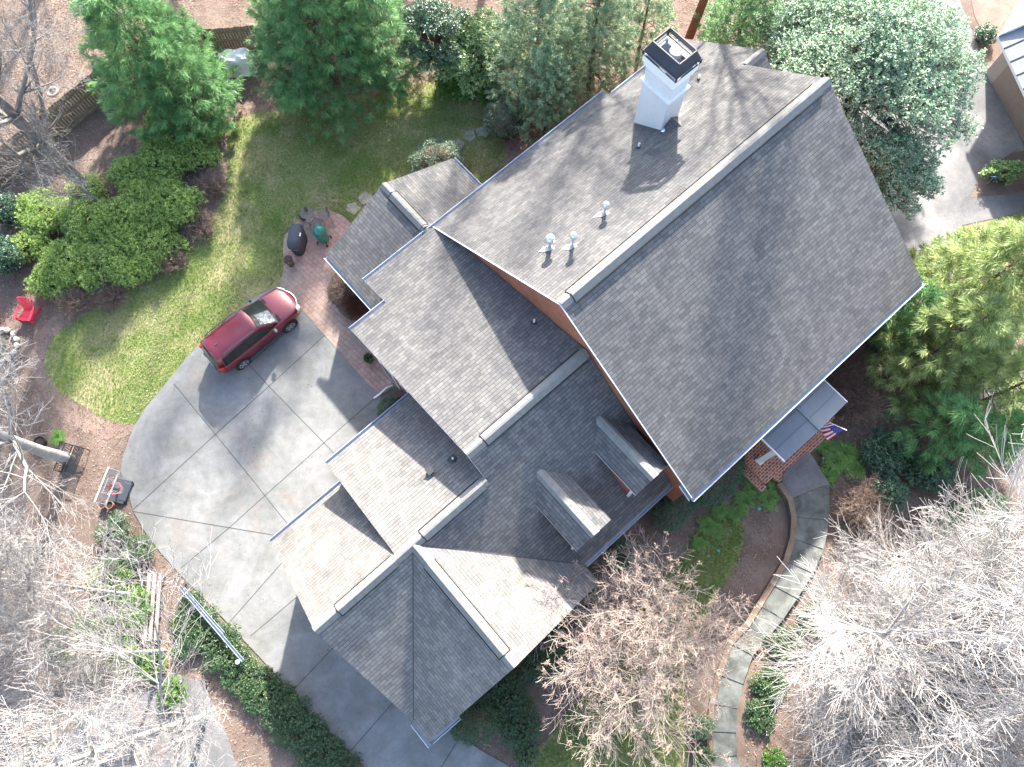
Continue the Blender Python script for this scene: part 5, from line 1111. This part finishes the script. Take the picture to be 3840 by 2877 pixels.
def chair(px, py, rz, label):
    t = thing('patio_chair', label, 'chair', at(px, py, .05), rz, 'weathered mesh chairs by the bistro table'); b = MB()
    b.bar((-.22, -.22, .44), (.22, -.22, .44), .025, .025); b.bar((-.22, .22, .44), (.22, .22, .44), .025, .025); b.bar((-.22, -.22, .44), (-.22, .22, .44), .025, .025); b.bar((.22, -.22, .44), (.22, .22, .44), .025, .025)
    for i in range(-5, 6): b.bar((i * .04, -.22, .44), (i * .04, .22, .44), .014, .005); b.bar((-.22, i * .04, .444), (.22, i * .04, .444), .014, .005)
    b.build('seat', M['mesh'], t); b = MB()
    for i in range(-5, 6): b.bar((i * .04, .22, .46), (i * .04, .32, .9 - abs(i) * .015), .012, .006)
    b.tube([(-.22, .22, .44), (-.21, .31, .84), (0, .33, .93), (.21, .31, .84), (.22, .22, .44)], .013, 6); b.build('backrest', M['mesh'], t)
    for x in (-.22, .22):
        b = MB(); b.tube([(x, -.22, .44), (x, -.25, .66), (x, .27, .66)], .013, 6); b.build('armrest', M['mesh'], t)
        for y in (-.22, .24): b = MB(); b.tube([(x, y, .44), (x * 1.1, y * 1.2, 0)], .013, 6); b.build('leg', M['mesh'], t)
chair(1222, 825, R_(-70), 'mesh iron chair right of the round table'); chair(1195, 852, R_(150), 'mesh iron chair between table and green covered grill')
# white downspout extension by the clipped shrub
b = MB(); b.tube([at(1402, 1494, .1), at(1425, 1478, .12), at(1450, 1455, .14), at(1472, 1446, .15)], .045, 8); o = b.build('downspout_extension', M['whitep'], None, smooth=True); tag(o, 'white drainpipe extension lying beside the dark clipped shrub', 'drainpipe')
# ------------------------------------------------------------------ basketball hoop
hb = at(455, 1842, 0); hp_ = thing('basketball_hoop', 'portable basketball hoop with clear backboard and black base at the driveway edge', 'basketball hoop', hb, R_(-14))
b = MB(); b.box((0, 0, .08), (.75, 1.05, .16)); b.box((.25, 0, .12), (.35, .8, .12)); b.build('base', M['cover'], hp_, bevel=.04)
b = MB(); b.lathe([(.05, .02), (.07, .06), (.05, .1)], (.4, .4, 0), 10); b.build('wheel', M['blackm'], hp_); b = MB(); b.lathe([(.05, .02), (.07, .06), (.05, .1)], (.4, -.4, 0), 10); b.build('wheel', M['blackm'], hp_)
b = MB(); b.tube([(-.1, 0, .1), (.55, 0, 2.3)], .045, 8); b.tube([(.55, 0, 2.3), (.62, 0, 2.55)], .045, 8); b.build('pole', M['blackm'], hp_)
BX = 1.05
b = MB(); b.bar((.5, .12, 2.25), (BX, .12, 3.0), .03, .04); b.bar((.5, -.12, 2.25), (BX, -.12, 3.0), .03, .04); b.bar((.5, .12, 1.95), (BX, .12, 2.7), .03, .04); b.bar((.5, -.12, 1.95), (BX, -.12, 2.7), .03, .04); b.build('extension_arm', M['blackm'], hp_)
m, n, l, bs = newmat('clear_board'); bs.inputs['Base Color'].default_value = (.35, .37, .36, 1); bs.inputs['Alpha'].default_value = .35; bs.inputs['Roughness'].default_value = .15
BW = .68
b = MB(); b.box((BX + .03, 0, 3.03), (.012, 2 * BW - .06, .78)); bd = b.build('backboard', m, hp_)
b = MB()
for y0, z0, y1, z1 in ((-BW, 2.64, BW, 2.64), (-BW, 3.44, BW, 3.44), (-BW, 2.62, -BW, 3.46), (BW, 2.62, BW, 3.46)): b.bar((BX + .03, y0, z0), (BX + .03, y1, z1), .035, .045)
b.build('board_frame', M['trim'], bd)
b = MB()
for y0, z0, y1, z1 in ((-.3, 2.78, .3, 2.78), (-.3, 3.2, .3, 3.2), (-.3, 2.76, -.3, 3.22), (.3, 2.76, .3, 3.22)): b.bar((BX + .042, y0, z0), (BX + .042, y1, z1), .008, .05)
b.build('target_square', M['trim'], bd)
b = MB(); b.add([Vector((BX + .045, -.5, 2.72)), Vector((BX + .045, -.62, 2.72)), Vector((BX + .045, -.55, 2.86))], [(0, 1, 2)]); b.build('board_logo', plain('logo_blue', (.45, .65, .8), .5), bd)
b = MB(); cx_ = BX + .30; R0_ = .23
b.tube([(cx_ + R0_ * math.cos(t), R0_ * math.sin(t), 2.9) for t in np.linspace(0, 2 * math.pi, 29)], .013, 6); b.bar((BX + .03, -.06, 2.89), (cx_ - R0_ + .02, -.06, 2.89), .02, .03); b.bar((BX + .03, .06, 2.89), (cx_ - R0_ + .02, .06, 2.89), .02, .03)
b.box((BX + .06, 0, 2.86), (.03, .18, .12)); b.build('rim', plain('rim_red', (.62, .06, .05), .45), hp_)
b = MB()
for k in range(12):
    for sgn in (1, -1):
        P = []
        for j in range(6):
            f = j / 5; t = k * math.pi / 6 + sgn * f * 1.1; r_ = R0_ * (1 - .45 * f); P.append((cx_ + r_ * math.cos(t), r_ * math.sin(t), 2.89 - .42 * f))
        b.tube(P, .004, 4, cap=False)
b.build('net', plain('net_cord', (.32, .32, .32), .8), hp_)
# ------------------------------------------------------------------ black bench, fire ring, red chairs
bn = thing('garden_bench', 'black metal garden bench with lattice back against the pale tree trunk', 'bench', at(300, 1735, .0), R_(-104))
b = MB()
for i in range(8): b.bar((-.58, -.22 + i * .06, .43), (.58, -.22 + i * .06, .43), .035, .02)
b.build('seat', M['blackm'], bn); b = MB()
b.bar((-.6, -.30, .5), (.6, -.30, .5), .03, .03); b.bar((-.6, -.42, .88), (.6, -.42, .88), .03, .03)
for i in range(12):
    x0 = -.58 + i * .097; b.bar((x0, -.30, .5), (x0 + .097, -.42, .88), .015, .012); b.bar((x0 + .097, -.30, .5), (x0, -.42, .88), .015, .012)
b.build('backrest', M['blackm'], bn)
for s in (-1, 1):
    b = MB(); b.bar((s * .6, -.28, .43), (s * .6, -.42, .9), .03, .03); b.bar((s * .6, -.33, .64), (s * .6, .25, .62), .05, .025); b.bar((s * .6, .22, .0), (s * .6, .24, .62), .03, .03); b.build('arm_frame', M['blackm'], bn)
    b = MB(); b.bar((s * .6, -.28, .0), (s * .6, -.26, .43), .03, .03); b.build('leg', M['blackm'], bn)
fr = at(5, 1300, 0); fp = thing('fire_ring', 'ring of rough grey stones at the left edge filled with branches', 'fire pit', fr); rng = random.Random(12)
for k in range(15):
    t = k * 2 * math.pi / 15 + rng.uniform(-.07, .07); r_ = .78; c_ = Vector((r_ * math.cos(t), r_ * math.sin(t), .1)); b = MB()
    b.M = Matrix.Translation(c_) @ Matrix.Rotation(t + rng.uniform(-.3, .3), 4, 'Z'); rings = []
    for z, q in ((-.1, .75), (-.02, 1.0), (.07, .92), (.12, .6)): rings.append([Vector(((.13 * q) * math.cos(a) * rng.uniform(.85, 1.15), (.17 * q) * math.sin(a) * rng.uniform(.85, 1.15), z + rng.uniform(-.012, .012))) for a in [2 * math.pi * j / 9 for j in range(9)]])
    b.loft(rings); b.build('stone', M['rock'], fp)
segs = []; rr = np.random.default_rng(5)
for k in range(160):
    a, c2 = rr.uniform(0, 6.28), rr.normal(0, .22, 2); L = rr.uniform(.25, .65); z = rr.uniform(.04, .4); segs.append([c2[0] - math.cos(a) * L / 2, c2[1] - math.sin(a) * L / 2, z, c2[0] + math.cos(a) * L / 2, c2[1] + math.sin(a) * L / 2, z + rr.uniform(-.03, .2), .010, .005, rr.random()])
o = segs_mesh('brush_pile', segs, M['twigg'], None); o.location = fr; tag(o, 'pile of bare grey sticks inside the stone fire ring', 'brush pile')
M['redp'] = plain('red_plastic', (.72, .04, .07), .45, 0, .08)
def adirondack(px, py, rz, label):
    t = thing('adirondack_chair', label, 'chair', at(px, py, 0), rz, 'red slatted garden chairs by the fire ring')
    b = MB()
    for i in range(7): f = i / 6; b.bar((-.27, -.30 + f * .5, .38 - f * .12), (.27, -.30 + f * .5, .38 - f * .12), .072, .02)
    b.build('seat', M['redp'], t); b = MB()
    for i in range(-3, 4):
        b.add([Vector(p) for p in ((i * .075 - .03, .20, .24), (i * .075 + .03, .20, .24), (i * .108 + .045, .56, .98 - abs(i) ** 2 * .018), (i * .108 - .045, .56, .98 - abs(i) ** 2 * .018))] + [Vector(p) for p in ((i * .075 - .03, .225, .24), (i * .075 + .03, .225, .24), (i * .108 + .045, .585, .98 - abs(i) ** 2 * .018), (i * .108 - .045, .585, .98 - abs(i) ** 2 * .018))], [(3, 2, 1, 0), (4, 5, 6, 7), (0, 1, 5, 4), (1, 2, 6, 5), (2, 3, 7, 6), (3, 0, 4, 7)])
    b.bar((-.3, .46, .72), (.3, .46, .72), .03, .05); b.build('backrest', M['redp'], t)
    for s in (-1, 1):
        b = MB(); b.prism([Vector((s * (.34 + dx), y, .56)) for dx, y in ((-.06, -.36), (.07, -.38), (.09, -.1), (.04, .36), (-.03, .36))], .025); b.build('armrest', M['redp'], t)
        b = MB(); b.bar((s * .3, -.33, 0), (s * .31, -.31, .55), .09, .03); b.build('leg', M['redp'], t)
        b = MB(); b.bar((s * .29, -.34, .33), (s * .29, .48, .02), .03, .12); b.build('leg', M['redp'], t)
adirondack(118, 1188, R_(-8), 'red slatted garden chair beside the lawn path'); adirondack(-35, 1215, R_(60), 'red chair mostly cut off by the left edge')
# ------------------------------------------------------------------ fences, tarp, feeder, tyre
M['fence'] = plain('weathered_pine', (.20, .165, .115), .9, 0, .28, 5, .2, .3); M['plank'] = plain('grey_plank', (.27, .24, .21), .95, 0, .25, 5)
def fence(pts, Hf, label, brd=.14, seed=1, rails=True):
    t = thing('wooden_fence', label, 'fence'); P = [at(*p, 0) for p in pts]; rng = random.Random(seed); bd = MB(); rl = MB()
    for A, B in zip(P, P[1:]):
        d = (B - A); L = d.length; d.normalize(); nrm = Vector((d.y, -d.x, 0)); 
        if nrm.dot(-A) < 0: nrm = -nrm
        k = int(L / (brd + .012))
        for i in range(k):
            q = A + d * ((i + .5) * L / k); h_ = Hf + rng.uniform(-.03, .03); bd.box(q + Vector((0, 0, h_ / 2)), (brd, .02, h_), rz=math.atan2(d.y, d.x))
        if rails:
            for z in (.3, Hf * .53, Hf - .25): rl.bar(A + nrm * .04 + Vector((0, 0, z)), B + nrm * .04 + Vector((0, 0, z)), .04, .09)
        kp = max(1, int(L / 2.4))
        for i in range(kp + 1):
            q = A + d * (i * L / kp) + nrm * .08; pb_ = MB(); pb_.box(q + Vector((0, 0, Hf / 2)), (.1, .1, Hf), rz=math.atan2(d.y, d.x)); pb_.build('post', M['fence'], t)
    bd.build('board_panel', M['fence'], t); rl.build('rail', M['fence'], t); return t
fence([(-330, 980), (0, 700), (215, 530), (430, 350), (500, 290)], 1.8, 'weathered wooden privacy fence between the leaf covered yard and the mulch')
fence([(560, 250), (720, 215), (1010, 190)], 1.8, 'short wooden fence behind the white tarp', seed=4)
pf = thing('plank_fence', 'low grey plank rail fence between green bush and driveway mulch', 'fence')
pa, pb2 = at(602, 2150, .0), at(585, 2400, .0); dd = (pb2 - pa).normalized(); nn = Vector((dd.y, -dd.x, 0))
for i, off in enumerate((-.22, 0, .22)):
    b = MB(); b.bar(pa + nn * off + Vector((0, 0, .5)), pb2 + nn * off + Vector((0, 0, .5)), .14, .04); b.build('rail', M['plank'], pf)
for f in (.05, .5, .95):
    q = pa.lerp(pb2, f)
    for off in (-.22, .22): b = MB(); b.box(q + nn * off + Vector((0, 0, .24)), (.09, .09, .48)); b.build('post', M['plank'], pf)
st = thing('garden_stake', 'short wooden post standing at the top of the long metal gutters', 'post', at(702, 2185, 0)); b = MB(); b.box((0, 0, .25), (.12, .12, .5)); b.build('post_body', M['plank'], st, bevel=.01)
# tarp over a wood stack
tp = thing('wood_stack', 'stack of firewood beneath a crumpled white tarp between two conifers', 'wood stack', at(898, 262, 0), R_(12))
b = MB()
for i in range(7):
    for j in range(4): b.M = Matrix.Translation((-.72 + i * .22, 0, .12 + j * .2)) @ Matrix.Rotation(math.pi / 2, 4, 'X'); b.lathe([(.1, -.35), (.1, .35)], n=8)
b.build('firewood', M['bark'], tp)
rng = random.Random(3); b = MB(); nx, ny = 26, 18; vs = []
for i in range(nx + 1):
    for j in range(ny + 1):
        u, v = -1 + 2 * i / nx, -1 + 2 * j / ny; ru = max(abs(u), abs(v)); x = u * 1.0; y = v * .62
        drop = max(0, (abs(u) - .72) / .28) ** .8 + max(0, (abs(v) - .62) / .38) ** .8; z = 1.05 - .95 * min(1, drop) + .05 * math.sin(u * 9 + v * 7) + .04 * math.sin(v * 13 - u * 5) + rng.uniform(-.012, .012)
        s_ = 1 - .12 * min(1, drop) + .05 * math.sin(u * 12 + v * 9) * min(1, drop); vs.append((x * s_ + .12 * (v > .3) * v, y * s_, max(.03, z)))
b.add(vs, [(i * (ny + 1) + j, (i + 1) * (ny + 1) + j, (i + 1) * (ny + 1) + j + 1, i * (ny + 1) + j + 1) for i in range(nx) for j in range(ny)]); b.build('tarp', plain('white_tarp', (.80, .79, .76), .55, 0, .08, 3, .4, .2), tp, smooth=True)
fd = thing('bird_feeder', 'cone topped grey bird feeder on a crooked pole at the lawn corner', 'bird feeder', at(925, 425, 0))
b = MB(); b.tube([(0, 0, 0), (0, 0, 1.9), (-.05, .02, 2.0), (-.16, .05, 1.95)], .012, 6); b.build('pole', M['blackm'], fd); b = MB(); b.lathe([(.20, 1.42), (.17, 1.48), (.012, 1.66)], (-.16, .05, 0), 24); b.build('cone_roof', plain('weathered_copper', (.25, .28, .25), .5, .3, .25, 8), fd)
b = MB(); b.lathe([(.06, 1.12), (.06, 1.42)], (-.16, .05, 0), 14); b.build('seed_tube', M['glass'], fd)
gl = thing('garden_lamp', 'small white globe lamp beside the cone topped feeder', 'lamp', at(893, 400, 0)); b = MB(); b.tube([(0, 0, 0), (0, 0, .45)], .018, 6); b.build('stem', M['whitep'], gl); b = MB(); b.lathe([(.02, .43), (.07, .48), (.08, .53), (.05, .59), (.005, .61)], n=14); b.build('globe', M['whitep'], gl, smooth=True)
ty = thing('tyre_swing', 'old pale tyre hanging above the leaf covered yard', 'tyre swing', at(225, 375, 0)); b = MB(); rings = []
for k in range(28):
    t = 2 * math.pi * k / 28; rings.append([Vector(((.24 + .075 * math.cos(a)) * math.cos(t), (.24 + .075 * math.cos(a)) * math.sin(t), .62 + .07 * math.sin(a))) for a in [2 * math.pi * j / 10 for j in range(10)]])
b.loft(rings + [rings[0]], cap=False); b.build('tyre', plain('dusty_tyre', (.30, .28, .25), .85), ty, smooth=True); b = MB(); b.tube([(0, 0, .62), (0, 0, 5.5)], .012, 5); b.bar((-.24, 0, .62), (.24, 0, .62), .02, .02); b.build('rope', M['twigg'], ty)
# long metal gutter lengths on the hedge
for i, (a_, b_, lab) in enumerate([((672, 2196), (912, 2478), 'long silver gutter length lying on the dark hedge, left one'), ((690, 2205), (840, 2375), 'darker short gutter length lying beside the long silver one')]):
    A, B = at(*a_, .82), at(*b_, .78); b = MB(); d = (B - A).normalized(); o_ = Vector((d.y, -d.x, 0)); w_ = .12 if i == 0 else .09
    prof = [(-w_ / 2, .05), (-w_ / 2 + .01, -.04), (w_ / 2 - .01, -.04), (w_ / 2, .05), (w_ / 2 - .012, .05), (w_ / 2 - .02, -.028), (-w_ / 2 + .02, -.028), (-w_ / 2 + .012, .05)]
    b.loft([[p + o_ * x + Vector((0, 0, z)) for x, z in prof] for p in (A, B)]); o = b.build('metal_gutter', M['gutter'], None); tag(o, lab, 'gutter length', 'loose gutter lengths on the hedge')
ds = thing('white_lamp', 'white round lamp head at the lower end of the metal gutters', 'lamp', at(918, 2478, 0)); b = MB(); b.tube([(0, 0, 0), (0, 0, .8)], .025, 6); b.build('stem', M['whitep'], ds); b = MB(); b.lathe([(.05, .78), (.085, .8), (.085, .83), (.01, .86)], n=18); b.build('head', M['whitep'], ds)
# small yard items
for px, py, lab in ((2848, 1907, 'green valve lid near the fern bed'), (2693, 2064, 'green valve lid at the mulch edge beside the crape myrtle'), (2268, 2455, 'green valve lid under the crape myrtle stems')):
    b = MB(); b.lathe([(.075, 0), (.08, .02), (.07, .03), (.005, .032)], n=18); o = b.build('valve_lid', plain('teal_lid', (.02, .42, .32), .5), None); o.location = at(px, py, .01); tag(o, lab, 'valve lid', 'green valve lids')
for px, py, z, lab in ((3084, 1719, .25, 'glass path lamp right of the top walk slab'), (2969, 2021, .1, 'glass path lamp on the brick edging')):
    t = thing('path_lamp', lab, 'lamp', at(px, py, z) - Vector((0, 0, z)), 0, 'round glass path lamps'); b = MB(); b.tube([(0, 0, 0), (0, 0, z)], .012, 6); b.build('stem', M['blackm'], t); b = MB(); b.lathe([(.05, z), (.075, z + .05), (.07, z + .1), (.01, z + .12)], n=16); b.build('lamp_head', plain('grey_glass', (.12, .13, .18), .2), t, smooth=True)
yl = thing('yard_sign', 'small blue octagonal yard sign under the yellow green hedge', 'sign', at(3700, 690, 0)); b = MB(); b.tube([(0, 0, 0), (0, 0, .5)], .012, 6); b.build('stake', M['galv'], yl)
b = MB(); b.M = Matrix.Translation((0, 0, .62)) @ Matrix.Rotation(-.9, 4, 'X') @ Matrix.Rotation(.3, 4, 'Z'); b.lathe([(.155, -.006), (.155, .006), (.005, .0062)], n=8); b.build('sign_board', plain('sign_blue', (.03, .10, .42), .5), yl); b = MB(); b.M = Matrix.Translation((0, 0, .62)) @ Matrix.Rotation(-.9, 4, 'X'); b.box((0, .035, .012), (.15, .035, .008)); b.box((0, -.03, .012), (.12, .03, .008)); b.build('sign_lettering', M['trim'], yl)
# flag
fl = thing('flag', 'United States flag hanging from a white pole at the porch corner', 'flag')
tip, root = at(3171, 1612, 3.05), H(0, 0, 0); root = at(3096, 1577, 2.55)
b = MB(); b.tube([root, tip + (tip - root) * .02], .014, 8); b.lathe([(.005, -.03), (.03, 0), (.005, .03)], tip + (tip - root) * .03, 10); b.build('flag_pole', M['whitep'], fl)
pd = (tip - root); nU, nV = 39, 42; tip2 = root + pd * .94; root2 = root + pd * .04; hang = (at(3095, 1640, 2.3) - at(3140, 1597, 2.8)); sidev = Vector((0.2, -.9, 0)).normalized()
vs, fs, mi = [], [], []
for i in range(nU + 1):
    for j in range(nV + 1):
        s_, t_ = i / nU, j / nV; e_ = tip2.lerp(root2, s_)
        p = e_ + Vector((-.30, -.20, -.62)) * t_ * (1.0 - .15 * s_) + sidev * (.17 * math.sin(s_ * 5.2 + .6 + t_) * t_) + Vector((-.35, .05, 0)) * t_ * (1 - s_) * .5
        vs.append(p)
for i in range(nU):
    for j in range(nV):
        fs.append((i * (nV + 1) + j, (i + 1) * (nV + 1) + j, (i + 1) * (nV + 1) + j + 1, i * (nV + 1) + j + 1)); s_, t_ = (i + .5) / nU, (j + .5) / nV
        if s_ < 7 / 13 and t_ < .42: star = (i % 4 == 1) and (j % 4 == 2); mi.append(1 if star else 2)
        else: mi.append(0 if int(s_ * 13) % 2 == 0 else 1)
me = bpy.data.meshes.new('flag_cloth'); me.from_pydata(vs, [], fs)
for q in (plain('flag_red', (.50, .02, .04), .7), plain('flag_white', (.80, .80, .80), .7), plain('flag_blue', (.03, .04, .26), .7)): me.materials.append(q)
me.polygons.foreach_set('material_index', mi); me.polygons.foreach_set('use_smooth', [True] * len(fs)); link_mesh('flag_cloth', me, fl)

# ------------------------------------------------------------------ bare trees
BT = dict(group='pale leafless trees round the yard')
bare(262, 1722, 14, 'pale leafless tree rising from behind the black bench', 401, r0=.26, lvl=5, dens=1.0, l1=.44, fork=.3, **BT)
bare(520, 2230, 10, 'pale leafless tree standing in the bright green bushes', 402, r0=.08, lvl=5, dens=1.08, l1=.45, fork=.15, **BT)
bare(618, 2440, 7, 'crooked leafless tree below the plank fence', 403, r0=.08, lvl=5, dens=1.0, l1=.5, curv=.2, **BT)
bare(770, 2690, 13, 'white leafless tree leaning across the lower road', 404, r0=.15, lvl=5, dens=1.0, l1=.42, fork=.15, **BT)
bare(150, 2050, 10, 'leafless tree at the lower left edge', 406, r0=.15, lvl=5, dens=1.08, fork=.15, **BT)
bare(345, 720, 14, 'tall grey leafless tree crossing the wooden fence', 407, mat='twigg', bark='bark', r0=.30, lvl=5, dens=.95, l1=.5, group='pale leafless trees round the yard')
bare(420, 800, 6, 'thin leafless tree over the azaleas', 408, mat='twigg', bark='bark', r0=.08, lvl=4, dens=1.1, sp=.95, **BT)
bare(30, 1500, 5, 'thin leafless tree near the fire ring', 409, r0=.05, lvl=4, dens=1.2, sp=.9, fork=.1, l1=.5, **BT)
bare(3300, 2490, 12, 'pale many stemmed tree with rosy twig tips right of the walk', 410, mat='twigp', r0=.17, trunks=5, lvl=4, dens=1.42, l1=.38, fork=.08, sp=.72, curv=.06, up=.05, group='rosy tipped trees in the lower right')
bare(3420, 2690, 13, 'pale many stemmed tree with rosy twig tips at the lower right edge', 411, mat='twigp', r0=.17, trunks=5, lvl=4, dens=1.42, l1=.38, fork=.08, sp=.72, curv=.06, up=.05, group='rosy tipped trees in the lower right')
bare(3210, 2290, 6, 'smaller rosy tipped tree above the ivy beside the walk', 412, mat='twigp', r0=.08, trunks=3, lvl=4, dens=1.3, l1=.42, fork=.1, sp=.7, curv=.06, group='rosy tipped trees in the lower right')
bare(3480, 2230, 8, 'smaller rosy tipped tree below the light green laurel', 413, mat='twigp', r0=.1, trunks=3, lvl=4, dens=1.5, l1=.4, fork=.1, sp=.7, curv=.06, group='rosy tipped trees in the lower right')
bare(2270, 2430, 4.6, 'tan leafless crape myrtle with dry seed heads against the front roof edge', 420, mat='twigt', bark='twigt', r0=.05, trunks=6, name='crape_myrtle', lvl=4, dens=.85, sp=.95, rmin=.0055, l1=.62, seeds=.05, fork=.2, up=.06)
bare(2420, 2350, 4.2, 'tan leafless crape myrtle right of the first one over the front lawn', 421, mat='twigt', bark='twigt', r0=.045, trunks=5, name='crape_myrtle', lvl=4, dens=.8, sp=.95, rmin=.0055, l1=.62, seeds=.05, fork=.2, up=.06)
# tall trees behind the chimney and past the top edge (their shadows fall on the roof)
bare(2575, 165, 17, 'tall tree with reddish trunk behind the chimney', 430, mat='twigg', bark='barkr', r0=.24, lvl=4, dens=1.1, l1=.42, fork=.4, rmin=.010)
for i, (x, y, h_) in enumerate([(4.0, 31.5, 17), (-1.5, 36, 19), (-8, 38, 18), (-17, 41, 18), (-24, 40, 18), (-32, 36, 17)]):
    bare(0, 0, h_, 'leafless tree beyond the back of the yard', 440 + i, mat='twigg', bark='bark', r0=.24, lvl=4, dens=1.15, l1=.42, rmin=.010, base=Vector((x, y, 0)), group='leafless trees behind the top edge')
